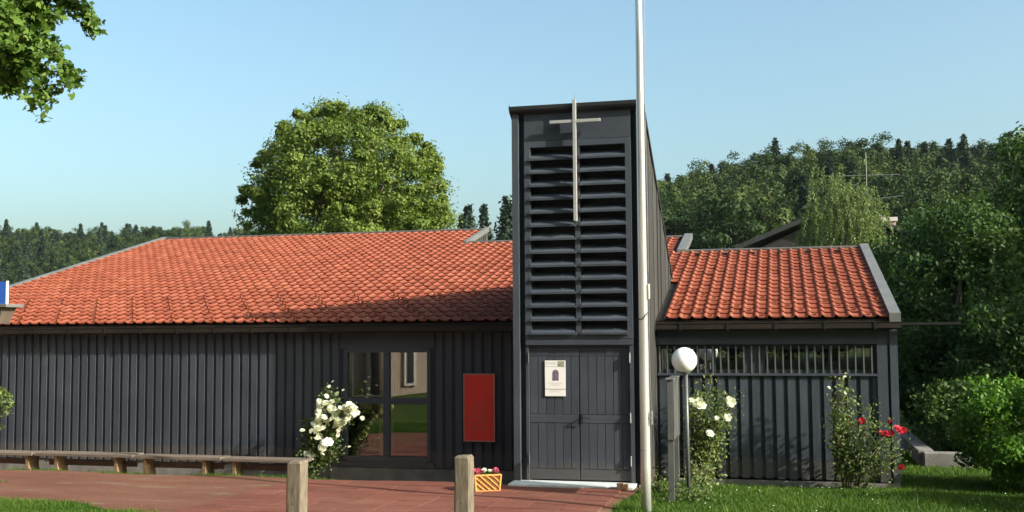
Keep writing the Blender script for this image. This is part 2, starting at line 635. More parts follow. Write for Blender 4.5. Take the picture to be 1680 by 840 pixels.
# red path in front of the hall
def mat_path(name='red_path', tone=(1, 1, 1), dirt_k=1.0):
    mt, nt, bs = new_mat(name)
    v = coords(nt, (1, 1, 1), 'World')
    a = noise(nt, coords(nt, (0.35, 1.2, 1), 'World'), 1.2, 6, 0.65)
    b = noise(nt, v, 22, 5, 0.7)
    g = noise(nt, coords(nt, (0.5, 1.3, 1), 'World'), 1.7, 5, 0.65)
    c1 = ramp(nt, a, [(0.3, (0.1269, 0.0510, 0.0347)), (0.55, (0.1653, 0.0736, 0.0485)), (0.75, (0.1807, 0.1006, 0.0659))])
    c2 = ramp(nt, b, [(0.3, (0.72, 0.72, 0.72)), (0.7, (1.15, 1.15, 1.15))])
    c = mixc(nt, 1.0, c1, c2, 'MULTIPLY')
    c = mixc(nt, 1.0, c, tone, 'MULTIPLY')
    oi = N(nt, 'ShaderNodeObjectInfo')
    v_ = math_n(nt, 'MULTIPLY_ADD', oi.outputs['Random'], 0.22)
    v_.node.inputs[2].default_value = 0.89
    c = mixc(nt, 1.0, c, v_, 'MULTIPLY')
    dirt = ramp(nt, g, [(0.56, (0, 0, 0)), (0.68, (0.75 * dirt_k,) * 3)])
    c = mixc(nt, dirt, c, (0.175, 0.130, 0.088))
    nt.links.new(c, bs.inputs['Base Color'])
    bs.inputs['Roughness'].default_value = 0.9
    bs.inputs['Specular IOR Level'].default_value = 0.2
    bump(nt, bs, b, 0.5, 0.01)
    return mt


M['path'] = mat_path()


def lawn_left_edge(x):
    """front edge of the path on the left, as y"""
    return -4.95 + 0.12 * math.sin(x * 1.9) + 0.07 * math.sin(x * 4.3) - 0.30 * max(0, x + 6.0)


xs = np.arange(-16, 2.06, 0.2)
vv, ff = [], []
NV = 40
for i, x in enumerate(xs):
    yb = -0.02 if x < 0 else -1.3
    yf = lawn_left_edge(x) if x < -3.2 else -9.2
    if x >= -3.6: yf = min(yf, -9.2)
    for j in range(NV):
        y = yb + (yf - yb) * j / (NV - 1)
        vv.append((x + (0.06 * math.sin(y * 2.3) if x > 1.9 else 0), y, gz(x, y) + 0.012))
for i in range(len(xs) - 1):
    for j in range(NV - 1):
        a = i * NV + j
        ff.append((a, a + 1, a + NV + 1, a + NV))
pm = np_mesh('path', vv, np.array(ff), 4, smooth=True)
path = link('path', pm, None, M['path'])
tag(path, kind='structure')

# red concrete slabs before the door
M['slab'] = mat_plain('red_slab', (0.1395, 0.0549, 0.0375), 0.85, 0, 0.32, 3.0, (1, 2.2, 1), bmp=0.4, rnd=0.14)
SL = 0.5
slab_mb = MB().box(-SL / 2 + .006, SL / 2 - .006, -SL / 2 + .006, SL / 2 - .006, -0.04, 0.0)
slab_me = slab_mb.mesh('slab')
slab_me.materials.append(mat_path('red_slabs', (1.04, .86, .92), .45))
for i in range(11):
    for j in range(13):
        x = -3.42 + i * SL
        y = -1.92 - j * SL
        if x < -2.2 and y > -2.4 - 0.3 * random.random(): pass
        o = bpy.data.objects.new('paving_slab', slab_me)
        COL.objects.link(o)
        o.parent = path
        e = 0.2
        zx = (gz(x + e, y) - gz(x - e, y)) / (2 * e)
        zy = (gz(x, y + e) - gz(x, y - e)) / (2 * e)
        o.location = (x, y, gz(x, y) + 0.027 + random.uniform(-.003, .004))
        o.rotation_euler = (math.atan(zy) + random.uniform(-.004, .004), -math.atan(zx) + random.uniform(-.004, .004), random.uniform(-.006, .006))

# ------------------------------------------------------------------ hall
XL, XR = -13.45, 6.03        # ends of the hall
XS1, XS2 = -3.52, 2.05       # steps in the ridge
Y1, Y2, Y3 = 9.85, 7.85, 5.95  # ridge lines of the three stretches
TX0, TX1 = 0.0, 2.17         # tower
TYF, TYB = -1.40, 2.90

hall = empty('parish_hall', (-3.7, 4, -0.2), 'long low dark boarded hall with orange red pantile roof stepping down to the right', 'building')

wall = MB()
WT = 0.22
WX0, WX1, WZ0, WZ1 = -3.53, -1.89, 0.14, 2.14
wall.box(XL, WX0, 0, WT, 0.02, 2.56)
wall.box(WX0, WX1, 0, WT, 0.02, WZ0)
wall.box(WX0, WX1, 0, WT, WZ1, 2.56)
wall.box(WX1, 2.19, 0, WT, 0.02, 2.56)
BX0, BX1, BZ0, BZ1 = 2.19, 5.72, 1.73, 2.19
wall.box(BX0, XR, 0, WT, 0.02, BZ0)
wall.box(BX0, BX1, 0, WT, BZ1, 2.56)
wall.box(BX1, XR, 0, WT, BZ0, 2.56)
for xa, xb, yb in ((XL, XL + WT, Y1 - .2), (XR - WT, XR, Y3 - .2), (XS1 - WT, XS1, Y1 - .2), (XS2 - WT, XS2, Y2 - .2)):
    wall.prism_x([(WT, 0.0), (yb, 0.0), (yb, roof_z(yb) - .14), (WT, roof_z(WT) - .14)], xa, xb)
for xa, xb, yb in ((XL + WT, XS1 - WT, Y1 - .2), (XS1, XS2 - WT, Y2 - .2), (XS2, XR - WT, Y3 - .2)):
    wall.box(xa, xb, yb - .2, yb, 0, roof_z(yb - .2) - .14)
wall_o = wall.build('wall', M['wallback'], hall)

# plain boarding above the window and the strip windows
MB().box(-3.62, -1.80, -0.026, -0.001, 2.16, 2.52).build('panel', M['board_h'], wall_o)
MB().box(-3.62, -1.80, -0.026, -.001, 0.02, .118).build('panel', M['board_h'], wall_o)
MB().box(2.195, 6.0, -0.03, -0.001, 2.215, 2.52).build('panel', M['board_h'], wall_o)

# vertical boards: each is a part of the wall
PITCH_B = 0.182


def board(name, x0, x1, z0, z1, parent, mat, y0=-0.020, y1=-0.001):
    mb = MB()
    c = 0.006
    mb.prism_y([(x0, z0), (x1, z0), (x1, z1), (x0, z1)], y0, y1)
    return mb.build(name, mat, parent)


x = XL + 0.03
while x < -0.12:
    if not (x + 0.10 > -3.60 and x < -1.82):
        board('board', x, x + 0.120, 0.03 + random.uniform(-.006, .006), 2.54, wall_o, M['board'])
    x += PITCH_B
x = 2.225
while x < 5.70:
    board('board', x, x + 0.124, 0.0 + random.uniform(-.006, .006), BZ0 - 0.035, wall_o, M['board'])
    x += 0.192
board('corner_board', 5.755, 5.915, -0.01, 2.215, wall_o, M['board'], -0.05)
board('corner_board', 5.955, 6.075, -0.01, 2.54, wall_o, M['board'], -0.05)
MB().box(2.19, 5.75, -0.055, -0.001, BZ0 - 0.035, BZ0 + 0.004).build('sill', M['board_h'], wall_o)

# strip window with bars
sw = MB()
for xa, xb in ((BX0, BX0 + .05), (3.10, 3.17), (3.62, 3.98), (4.62, 4.69), (5.0, 5.06), (BX1 - .05, BX1)):
    sw.box(xa, xb, 0.06, 0.12, BZ0 + .005, BZ1 - .005)
sw.box(BX0, BX1, 0.061, .119, BZ0 + .005, BZ0 + .06).box(BX0, BX1, 0.061, .119, BZ1 - .05, BZ1 - .005)
strip = sw.build('window', M['board'], hall)
MB().box(BX0, BX1, 0.085, 0.09, BZ0 + .01, BZ1 - .01).build('pane', M['glass'], strip)
bar_me = MB().box(-.011, .011, -.011, .011, BZ0 - .02, BZ1 + .0).mesh('window_bar')
bar_me.materials.append(M['barmetal'])
for k in range(28):
    o = link('window_bar', bar_me, strip)
    o.matrix_parent_inverse = Matrix.Translation((3.7, -4, 0.2))
    o.matrix_parent_inverse = parent_matrix(strip).inverted()
    o.location = (2.235 + k * 0.1275, -0.02, 0)

# big window
win = MB()
fw = 0.05
ym0, ym1 = -0.03, 0.07
win.box(WX0 - .02, WX0 + fw, ym0, ym1, WZ0, WZ1).box(WX1 - fw, WX1 + .02, ym0, ym1, WZ0, WZ1)
win.box(WX0 + fw, WX1 - fw, ym0 + .002, ym1, WZ1 - fw, WZ1 + .02).box(WX0 + fw, WX1 - fw, ym0 + .002, ym1, WZ0 - .02, WZ0 + .07)
win.box(-2.775, -2.665, ym0 + .004, ym1, WZ0 + .07, WZ1 - fw)
win.box(WX0 + fw, -2.775, ym0 + .006, ym1, 1.155, 1.265).box(-2.665, WX1 - fw, ym0 + .006, ym1, 1.155, 1.265)
window = win.build('window', M['board_h'], hall, bevel=0.004)
for (xa, xb, za, zb) in ((WX0 + fw, -2.775, 1.265, WZ1 - fw), (-2.665, WX1 - fw, 1.265, WZ1 - fw), (WX0 + fw, -2.775, WZ0 + .07, 1.155), (-2.665, WX1 - fw, WZ0 + .07, 1.155)):
    MB().quad((xa, 0.03, za), (xb, 0.03, za), (xb, 0.03, zb), (xa, 0.03, zb)).build('pane', M['glass'], window)
MB().box(-3.40, -3.36, .012, .028, 1.30, 2.07).box(-3.36, -2.80, .012, .028, 1.285, 1.31).build('sash', M['barmetal'], window)

# room behind the window
MB().box(XL + .3, 1.9, 5.0, 5.1, 0.05, 2.6).box(XL + .3, 1.9, .3, 5.0, 0.02, 0.06).build('room_wall', M['interior'], hall)
cur = MB()
for k in range(14):
    xa = -2.98 + k * .02
    cur.quad((xa, .32 + .02 * math.sin(k * 1.4), .2), (xa + .02, .32 + .02 * math.sin((k + 1) * 1.4), .2), (xa + .012, .32 + .02 * math.sin((k + 1) * 1.4), 2.2), (xa - .008, .32 + .02 * math.sin(k * 1.4), 2.2))
cur.build('curtain', M['curtain'], hall, smooth=True)

# plinth
MB().box(XL, WX0 - .3, 0.01, .21, -.6, .015).build('plinth', M['concrete'], hall)
MB().box(WX0 - .29, 2.1, -0.012, .21, -.6, .012).build('plinth', M['concrete'], hall)
MB().box(2.2, XR + .02, -0.055, .21, -.6, -.03).build('plinth', M['concrete'], hall)

# roof deck
deck = MB()
for xa, xb, yb in ((XL, XS1, Y1), (XS1 + .001, XS2, Y2), (XS2 + .001, XR - .08, Y3)):
    ye = EAVE_Y + .03
    deck.prism_x([(ye, roof_z(ye) - .15), (yb, roof_z(yb) - .15), (yb, roof_z(yb) - .03), (ye, roof_z(ye) - .03)], xa, xb)
roof = deck.build('roof', M['gutter'], hall)
# soffit closing the eave to the wall
MB().box(XL, TX0, -.10, .0, 2.525, 2.555).build('soffit', M['wallback'], roof)
MB().box(TX1 + .02, XR, -.10, .0, 2.525, 2.555).build('soffit', M['wallback'], roof)

# gutters
def gutter(x0, x1):
    prof = [(-.10, 2.585), (-.105, 2.47), (-.13, 2.45), (-.20, 2.45), (-.225, 2.475), (-.225, 2.56), (-.235, 2.57), (-.215, 2.572), (-.212, 2.48), (-.12, 2.468), (-.112, 2.585)]
    g = MB().prism_x(prof, x0, x1).build('gutter', M['gutter'], hall)
    bm = MB().prism_x([(-.09, 2.443), (-.24, 2.443), (-.24, 2.576), (-.236, 2.576), (-.236, 2.4485), (-.09, 2.4485)], 0, .025).mesh('bracket')
    bm.materials.append(M['gutter'])
    xx = x0 + .4
    while xx < min(x1, XR) - .2:
        o = link('bracket', bm, g)
        o.location = (xx, 0, 0)
        xx += .78
gutter(XL - .05, TX0 + .02)
gutter(TX1 + .03, XR + .10)
MB().prism_x([(-.13, 2.505), (-.20, 2.505), (-.212, 2.52), (-.212, 2.562), (-.12, 2.562)], XR + .101, 7.02).build('gutter_spout', M['iron'], hall)

# tiles
us = np.array([0, .012, .030, .050, .068, .082, .10, .14, .185, .226])
prof = np.where(us < .082, .031 * np.sin(np.pi * np.clip(us / .082, 0, 1)) ** 0.8, -.006 * np.sin(np.pi * np.clip((us - .082) / .144, 0, 1)))
L = TILE_C + .05
tv = []
for u, w in zip(us, prof): tv.append((u, 0, w + .026))
for u, w in zip(us, prof): tv.append((u, L, w + .002))
for u, w in zip(us, prof): tv.append((u, 0.004, w + .006))
n = len(us)
tf = []
for i in range(n - 1):
    tf.append((i, i + 1, n + i + 1, n + i))
    tf.append((2 * n + i, 2 * n + i + 1, i + 1, i))
TV = np.array(tv)
TF = np.array(tf)
tile_me = np_mesh('tile', TV, TF, 4)
tile_me.materials.append(M['tile'])
for p in tile_me.polygons:
    p.use_smooth = (p.index % 2 == 0)
RX = np.array([[1, 0, 0], [0, COSR, -SINR], [0, SINR, COSR]])
spots = []
ncol0 = int(round((XR - .12 - XL) / TILE_W))
for j in range(ncol0):
    X0 = XL + 0.05 + j * TILE_W
    xc = X0 + TILE_W / 2
    ymax = Y1 if X0 + TILE_W < XS1 + .05 else (Y2 if X0 + TILE_W < XS2 + .05 else Y3)
    i = 0
    while True:
        yy = EAVE_Y + i * TILE_C * COSR
        if yy > ymax - 0.22: break
        if not (xc > TX0 - .02 and xc < TX1 + .06 and yy < TYB - 0.25):
            spots.append((i, j, X0, yy, roof_z(yy)))
        i += 1
sp = np.array([(s[2], s[3], s[4]) for s in spots])
dist = np.linalg.norm(sp - CAM, axis=1)
order = np.argsort(dist)
near = set(order[:300].tolist())
rest_v, rest_f, b = [], [], 0
for k, (i, j, X0, yy, zz) in enumerate(spots):
    jit = np.array([rng.normal(0, .002), rng.normal(0, .003), rng.normal(0, .002)])
    if k in near:
        o = bpy.data.objects.new('tile', tile_me)
        COL.objects.link(o)
        o.parent = roof
        o.matrix_parent_inverse = parent_matrix(roof).inverted()
        o.location = np.array((X0, yy, zz)) + jit
        o.rotation_euler = (SLOPE + rng.normal(0, .004), rng.normal(0, .004), 0)
    else:
        a = rng.normal(0, .005)
        tvv = TV.copy()
        tvv[:, 2] += tvv[:, 0] * a
        rest_v.append(tvv @ RX.T + np.array((X0, yy, zz)) + jit)
        rest_f.append(TF + b)
        b += len(TV)
rm = np_mesh('tile_field', np.concatenate(rest_v), np.concatenate(rest_f), 4)
sm = np.tile(np.arange(len(TF)) % 2 == 0, len(rest_f))
rm.polygons.foreach_set('use_smooth', sm)
ro = link('tile_field', rm, roof, M['tile'])
tag(ro, kind='stuff')

# snow stops in diagonal lines, one per course
ss = MB().hexa([(-.022, 0, 0), (.022, 0, 0), (.012, .10, 0), (-.012, .10, 0), (-.018, .01, .055), (.018, .01, .055), (.010, .03, .055), (-.010, .03, .055)])
ss_me = ss.mesh('snow_stop')
ss_me.materials.append(M['tile'])
for k, (i, j, X0, yy, zz) in enumerate(spots):
    if i <= 6 and (j + i) % 4 == 1 and rng.random() > .06:
        o = bpy.data.objects.new('snow_stop', ss_me)
        COL.objects.link(o)
        o.parent = roof
        o.matrix_parent_inverse = parent_matrix(roof).inverted()
        v = RX @ np.array((.145, .11, .02))
        o.location = np.array((X0, yy, zz)) + v
        o.rotation_euler = (SLOPE, 0, 0)
# vent openings near the ridge of the right stretch
vt = MB()
vt.prism_x([(0, 0), (.14, 0.0), (.05, .05), (0, .055)], -.06, .06)
vt_me = vt.mesh('roof_vent')
vt_me.materials.append(M['iron'])
for xx in (2.52, 3.10, 3.68, 4.27, 4.86, 5.46):
    o = bpy.data.objects.new('roof_vent', vt_me)
    COL.objects.link(o)
    o.parent = roof
    o.matrix_parent_inverse = parent_matrix(roof).inverted()
    yy = Y3 - .62
    o.location = (xx, yy, roof_z(yy) + .02)
    o.rotation_euler = (SLOPE, 0, 0)

# ridge and verge flashings
for xa, xb, yb in ((XL, XS1 + .02, Y1), (XS1 + .021, XS2 + .02, Y2), (XS2 + .021, XR, Y3)):
    MB().prism_x([(yb - .09, roof_z(yb - .09) + .040), (yb + .03, roof_z(yb) + .050), (yb + .03, roof_z(yb) - .5), (yb - .02, roof_z(yb) - .5), (yb - .02, roof_z(yb) - .02), (yb - .09, roof_z(yb - .09) + .0)], xa, xb).build('ridge_flashing', M['ridge'], roof)


def verge(x0, x1, ya, yb, h=.10, low=.30, nm='verge_flashing'):
    p = [(ya, roof_z(ya) - low), (yb, roof_z(yb) - low), (yb, roof_z(yb) + h), (ya, roof_z(ya) + h)]
    return MB().prism_x(p, x0, x1).build(nm, M['flash'], roof)
verge(XL - .09, XL + .045, EAVE_Y - .02, Y1 + .035, .07)
verge(XR - .075, XR + .10, EAVE_Y - .03, Y3 + .035, .08, .13)
verge(XS1 - .03, XS1 + .06, Y2 - .15, Y1 + .04, .075, .06)
verge(XS2 - .02, XS2 + .17, Y3 - .12, Y2 + .04, .08, .06)
for xx, yb0, yb1, zb in ((XS1 + .001, Y2 - .02, Y1, roof_z(Y2)), (XS2 + .001, Y3 - .02, Y2, roof_z(Y3))):
    g = MB().prism_x([(yb0, zb - .12), (yb1, zb - .12), (yb1, roof_z(yb1) - .04), (yb0, roof_z(yb0) - .04)], xx, xx + .02)
    gw = g.build('gable_cheek', M['side_board'], roof)
    y = yb0 + .06
    while y < yb1 - .1:
        MB().hexa([(xx + .02, y, zb - .1), (xx + .04, y, zb - .1), (xx + .04, y + .1, zb - .1), (xx + .02, y + .1, zb - .1),
                   (xx + .02, y, roof_z(y) - .05), (xx + .04, y, roof_z(y) - .05), (xx + .04, y + .1, roof_z(y + .1) - .05), (xx + .02, y + .1, roof_z(y + .1) - .05)]).build('cheek_board', M['side_board'], roof)
        y += .19

# ------------------------------------------------------------------ bell tower
tower = empty('bell_tower', (1.085, -1.4, 0), 'dark boarded wedge shaped bell tower with louvres above a double door', 'tower')
TS = 0.605


def tower_z(y):
    return 6.09 - TS * (y - TYF)


YI = -1.12
body = MB().prism_x([(YI, -.4), (TYB + .3, -.4), (TYB + .3, tower_z(TYB + .3) - .06), (YI, tower_z(YI) - .06)], TX0 + .03, TX1 - .03)
tw = body.build('wall', M['wallback'], tower)
# cheeks beside the recess
MB().box(TX0 + .03, .2, -1.30, YI, .0, 6.0).build('reveal', M['wallback'], tower)
MB().box(1.975, TX1 - .03, -1.30, YI, .0, 6.0).build('reveal', M['wallback'], tower)
# corner posts
MB().box(TX0, .112, TYF, -1.30, .03, 6.07).build('corner_post', M['board'], tower, bevel=.004)
MB().box(2.058, TX1, TYF, -1.30, .03, 6.07).build('corner_post', M['board'], tower, bevel=.004)
# top panel
MB().box(.205, 1.97, -1.375, -1.13, 5.585, 6.07).build('top_panel', M['board_h'], tower, bevel=.003)
# louvre frame
YF = -1.39
fr = MB()
fr.box(.205, .305, YF, -1.13, 2.335, 5.578).box(1.875, 1.97, YF, -1.13, 2.335, 5.578)
fr.box(.305, 1.875, YF + .002, -1.13, 5.475, 5.578).box(.305, 1.875, YF + .002, -1.13, 2.335, 2.405)
fr.box(1.045, 1.125, YF + .004, -1.13, 2.405, 5.475)
lf = fr.build('louvre_frame', M['board'], tower, bevel=.003)
MB().box(.305, 1.875, -1.128, -1.121, 2.4, 5.48).build('louvre_backing', M['wallback'], tower)
# louvre slats, 14 to a column
step_l = (5.475 - 2.405) / 14
for ci, (xa, xb) in enumerate(((.285, 1.052), (1.118, 1.895))):
    for k in range(14):
        zb = 2.408 + k * step_l
        s_ = MB()
        s_.prism_x([(-1.425, zb + .012), (-1.415, zb - .004), (-1.40, zb - .004), (-1.21, zb + .125), (-1.21, zb + .150), (-1.222, zb + .150), (-1.425, zb + .030)], xa + .022, xb - .022)
        s_.box(xa, xb, -1.4265, -1.4, zb - .005, zb + .022)
        s_.build('louvre', M['board_h'], tower)

# lintel between louvres and door, door frame
MB().box(.205, 1.97, -1.384, -1.13, 2.235, 2.330).build('lintel', M['board_h'], tower, bevel=.003)
df = MB()
df.box(.205, .252, -1.36, -1.13, .06, 2.230).box(1.905, 1.97, -1.375, -1.13, .06, 2.230).box(.252, 1.905, -1.34, -1.13, 2.195, 2.230)
df.build('door_frame', M['board'], tower)


def door_leaf(x0, x1, first):
    d = MB().box(x0, x1, -1.30, -1.24, .075, 2.19).build('door', M['wallback'], tower)
    yp = -1.318
    for za, zb in ((2.06, 2.188), (.985, 1.115), (.078, .245)):
        MB().box(x0 + .002, x1 - .002, yp - .006, -1.301, za, zb).build('rail', M['board_h'], d, bevel=.003)
    nP = 6
    w = (x1 - x0) / nP
    for k in range(nP):
        for za, zb in ((1.122, 2.053), (.252, .978)):
            MB().box(x0 + k * w + .005, x0 + (k + 1) * w - .005, yp - random.uniform(0, .004), -1.301, za, zb).build('plank', M['board'], d, bevel=.003)
    return d


d1 = door_leaf(.257, 1.072, True)
d2 = door_leaf(1.082, 1.900, False)
# faint carved words on the two top rails: rows of small strokes
def strokes(x0, x1, parent):
    t_ = MB()
    xx = x0
    while xx < x1:
        w = random.uniform(.014, .026)
        z0 = 2.095
        t_.box(xx, xx + .006, -1.3262, -1.3245, z0, z0 + .052)
        if random.random() < .7: t_.box(xx + .0061, xx + w, -1.3262, -1.3245, z0 + random.choice((0, .022, .045)), z0 + random.choice((0, .022, .045)) + .007)
        if random.random() < .6: t_.box(xx + w, xx + w + .006, -1.3262, -1.3245, z0, z0 + .052)
        xx += w + .016
    t_.build('lettering', M['iron'], parent)
strokes(.275, .515, d1)
strokes(.57, 1.01, d1)
strokes(1.105, 1.53, d2)
strokes(1.63, 1.80, d2)
# lever handle with plate, hinges
hd = MB().box(1.093, 1.128, -1.334, -1.3245, .98, 1.13)
hd.tube([(1.11, -1.33, 1.075), (1.11, -1.385, 1.075), (1.14, -1.395, 1.073), (1.26, -1.393, 1.055)], [.011, .011, .011, .008], 8)
hd.build('handle', M['iron'], d2)
for zz in (1.95, 1.00, .32):
    MB().tube([(1.905, -1.385, zz), (1.905, -1.385, zz + .16)], .010, 8).build('hinge', M['steel'], d2)
for zz in (1.95, .32):
    MB().tube([(.250, -1.372, zz), (.250, -1.372, zz + .16)], .009, 8).build('hinge', M['barmetal'], d1)

# side cladding, right and left
for side in (1, -1):
    y = TYF + .006
    while y < TYB:
        y2 = min(y + random.choice((.10, .12, .14, .16)), TYB + .1)
        xa = TX1 - .03 if side > 0 else TX0 + .03
        pro = random.choice((.030, .038, .046))
        xb = xa + side * pro
        def zlow(yy):
            return max(.05, roof_z(yy) - .08) if yy > .02 else .05
        x_lo, x_hi = min(xa, xb) + (.0005 if side > 0 else 0), max(xa, xb)
        if y > -1.29:
            MB().hexa([(x_lo, y, zlow(y)), (x_hi, y, zlow(y)), (x_hi, y2, zlow(y2)), (x_lo, y2, zlow(y2)),
                       (x_lo, y, tower_z(y) - .05), (x_hi, y, tower_z(y) - .05), (x_hi, y2, tower_z(y2) - .05), (x_lo, y2, tower_z(y2) - .05)]).build('board', M['side_board'], tw)
        y = y2 + .006
# roof of the tower
ov = .055
tr = MB().prism_x([(TYF - ov, tower_z(TYF - ov) - .045), (TYB + .32, tower_z(TYB + .32) - .045), (TYB + .32, tower_z(TYB + .32) + .03), (TYF - ov, tower_z(TYF - ov) + .035)], TX0 - .028, TX1 + .028)
tr.build('roof', M['darkmetal'], tower)
MB().box(TX0 - .032, TX1 + .032, TYF - ov - .012, TYF - ov + .03, tower_z(TYF - ov) - .02, tower_z(TYF - ov) + .04).build('drip_edge', M['darkmetal'], tower)
# lightning wire at the corner
MB().tube([(.02, TYF + .1, 6.08), (-.06, TYF + .05, 6.22)], .005, 5).build('wire', M['iron'], tower)
# grey footing at right corner
MB().box(2.03, 2.24, -1.44, -1.05, -.3, .04).build('footing', M['concrete'], tower)

# door step
MB().box(.0, 1.99, -1.82, -1.31, -.15, .055).build('step', M['step'], tower, bevel=.008)

# cross
cross = empty('cross', (1.075, -1.46, 4.2), 'slim steel cross fixed on the front of the tower', 'cross')
MB().box(1.048, 1.102, -1.52, -1.455, 4.23, 6.21).build('upright', M['steel'], cross, bevel=.004)
MB().box(.665, 1.047, -1.512, -1.467, 5.835, 5.885).box(1.103, 1.50, -1.512, -1.467, 5.835, 5.885).build('arm', M['steel'], cross, bevel=.003)
MB().box(1.06, 1.09, -1.456, -1.37, 5.70, 5.73).box(1.06, 1.09, -1.456, -1.37, 4.6, 4.63).build('bracket', M['steel'], cross)
MB().tube([(1.075, -1.47, 6.2), (1.075, -1.47, 6.36)], [.004, .002], 6).build('lightning_rod', M['flash'], cross)

# poster on the left door leaf
px0, px1, pz0, pz1 = .515, .855, 1.41, 1.985
poster = empty('poster', (.685, -1.335, 1.41), 'white paper poster with dark arched picture pinned on the left door leaf', 'poster')
yy = -1.338
MB().box(px0, px1, yy, yy + .006, pz0 + .115, pz1).build('sheet', M['paper'], poster)
MB().box(px0, px1, yy - .001, yy + .005, pz0, pz0 + .11).build('slip', M['paper'], poster)
ar = MB()
cx, zc, rw = .690, 1.80, .052
pts = [(cx - rw, 1.66), (cx + rw, 1.66), (cx + rw, zc - .02)] + [(cx + rw * math.cos(t), zc - .02 + rw * 1.1 * math.sin(t)) for t in np.linspace(.2, math.pi - .2, 8)] + [(cx - rw, zc - .02)]
ar.prism_y(pts, yy - .0015, yy - .0002)
ar.build('picture', M['print_dark'], poster)
MB().box(.725, .835, yy - .0015, yy - .0002, 1.885, 1.975).build('emblem', M['print_olive'], poster)
pl = MB()
for xa, xb, z in ((.53, .70, 1.945), (.53, .70, 1.925), (.518, .85, 1.883), (.56, .80, 1.615), (.60, .76, 1.585), (.62, .72, 1.50), (.56, .78, 1.475)):
    xx = xa
    while xx < xb:
        w = random.uniform(.012, .035)
        pl.box(xx, min(xb, xx + w), yy - .0015, yy - .0002, z, z + .008)
        xx += w + .006
pl.build('print', M['print_grey'], poster)
MB().box(px0 - .02, px1 + .02, yy - .002, yy + .004, pz0 + .109, pz0 + .116).build('strip', M['iron'], poster)

# red notice sign on the wall
sg = empty('red_sign', (-.955, -.06, .52), 'tall red sign with thin grey frame on the dark wall by the tower', 'sign')
sx0, sx1, sz0, sz1 = -1.245, -.665, .52, 1.715
MB().box(sx0 + .02, sx1 - .02, -.075, -.04, sz0 + .02, sz1 - .02).build('face', M['red'], sg)
f_ = MB().box(sx0, sx0 + .02, -.085, -.035, sz0, sz1).box(sx1 - .02, sx1, -.085, -.035, sz0, sz1)
f_.box(sx0 + .02, sx1 - .02, -.0845, -.035, sz1 - .02, sz1).box(sx0 + .02, sx1 - .02, -.0845, -.035, sz0, sz0 + .02)
f_.build('frame', M['signframe'], sg)
tx = MB()
for z, xa, xb, h in ((1.205, -1.02, -.85, .012), (1.15, -1.20, -.73, .012), (1.10, -1.02, -.86, .014), (1.04, -1.12, -.80, .012), (1.00, -1.16, -.78, .012), (.955, -1.15, -.82, .012), (.915, -1.17, -.76, .012), (.87, -1.12, -.80, .012), (.83, -1.17, -.74, .012), (.78, -1.10, -.82, .012), (.74, -1.16, -.75, .012)):
    xx = xa
    while xx < xb:
        w = random.uniform(.02, .07)
        tx.box(xx, min(xb, xx + w), -.0765, -.0751, z, z + h)
        xx += w + .012
tx.build('lettering', M['red_print'], sg)

# small wooden block on the step
blk = empty('wood_block', (1.83, -1.84, 0), 'small brown wooden block lying on the right end of the step', 'block')
MB().box(1.75, 1.85, -1.92, -1.83, .03, .125).build('block', M['benchleg'], blk, bevel=.006)
MB().box(1.86, 1.92, -1.90, -1.83, .03, .115).build('block', M['wicker_back'], blk, bevel=.006)

# ------------------------------------------------------------------ flagpole
fpx, fpy = 2.43, -3.80
fb = gz(fpx, fpy)
fp = empty('flagpole', (fpx, fpy, fb), 'tall shiny metal flagpole standing in front of the tower corner', 'flagpole')
MB().tube([(fpx, fpy, fb - .1), (fpx, fpy, .62), (fpx, fpy, 3.0), (fpx, fpy, 6.5), (fpx, fpy, 9.6)], [.072, .068, .062, .050, .038], 24).build('pole', M['pole'], fp, smooth=True)
MB().tube([(fpx, fpy, .85), (fpx, fpy, .862)], [.0705, .0705], 24).tube([(fpx, fpy, 2.62), (fpx, fpy, 2.628)], [.0650, .0650], 24).build('joint_ring', M['steel'], fp)
rope = [(fpx + .075 + .006 * math.sin(z * 2.0), fpy - .02, z) for z in np.linspace(9.4, 3.25, 26)]
MB().tube(rope, .004, 5).build('halyard', M['flash'], fp)
MB().tube([(fpx + .085, fpy - .03, 3.1), (fpx + .085, fpy - .03, 2.9)], .014, 10).build('counterweight', M['white'], fp)
lp = [(fpx + .075 * math.cos(t), fpy - .075 * math.sin(t) - .0, 2.62 + .10 * max(0, math.cos(t))) for t in np.linspace(-.4, math.pi, 12)]
MB().tube(lp, .007, 6).build('rope_loop', M['iron'], fp)
MB().box(fpx + .055, fpx + .10, fpy - .05, fpy - .03, 1.28, 1.30).box(fpx + .092, fpx + .112, fpy - .052, fpy - .028, 1.20, 1.38).build('cleat', M['steel'], fp)
MB().tube([(fpx + .086, fpy - .03, 2.9), (fpx + .08, fpy - .035, 2.1), (fpx + .1, fpy - .04, 1.33), (fpx + .1, fpy - .055, 1.24)], .004, 5).build('halyard', M['flash'], fp)
MB().sphere((fpx, fpy, 9.65), .07, 14, 8).build('finial', M['steel'], fp, smooth=True)

# ------------------------------------------------------------------ globe lamp, notice case
lx, ly = 2.872, -2.62
lamp = empty('globe_lamp', (lx, ly, gz(lx, ly)), 'slim garden lamp with large white globe in front of the right wing', 'lamp')
MB().tube([(lx + .03, ly, gz(lx, ly) - .05), (lx + .02, ly, 1.865)], .027, 12).build('post', M['case'], lamp, smooth=True)
MB().tube([(lx + .02, ly, 1.825), (lx + .01, ly, 1.87)], [.05, .08], 16).build('collar', M['case'], lamp)
MB().sphere((lx + .0, ly, 2.03), .185, 32, 20, math.pi * .87).build('globe', M['globe'], lamp, smooth=True)

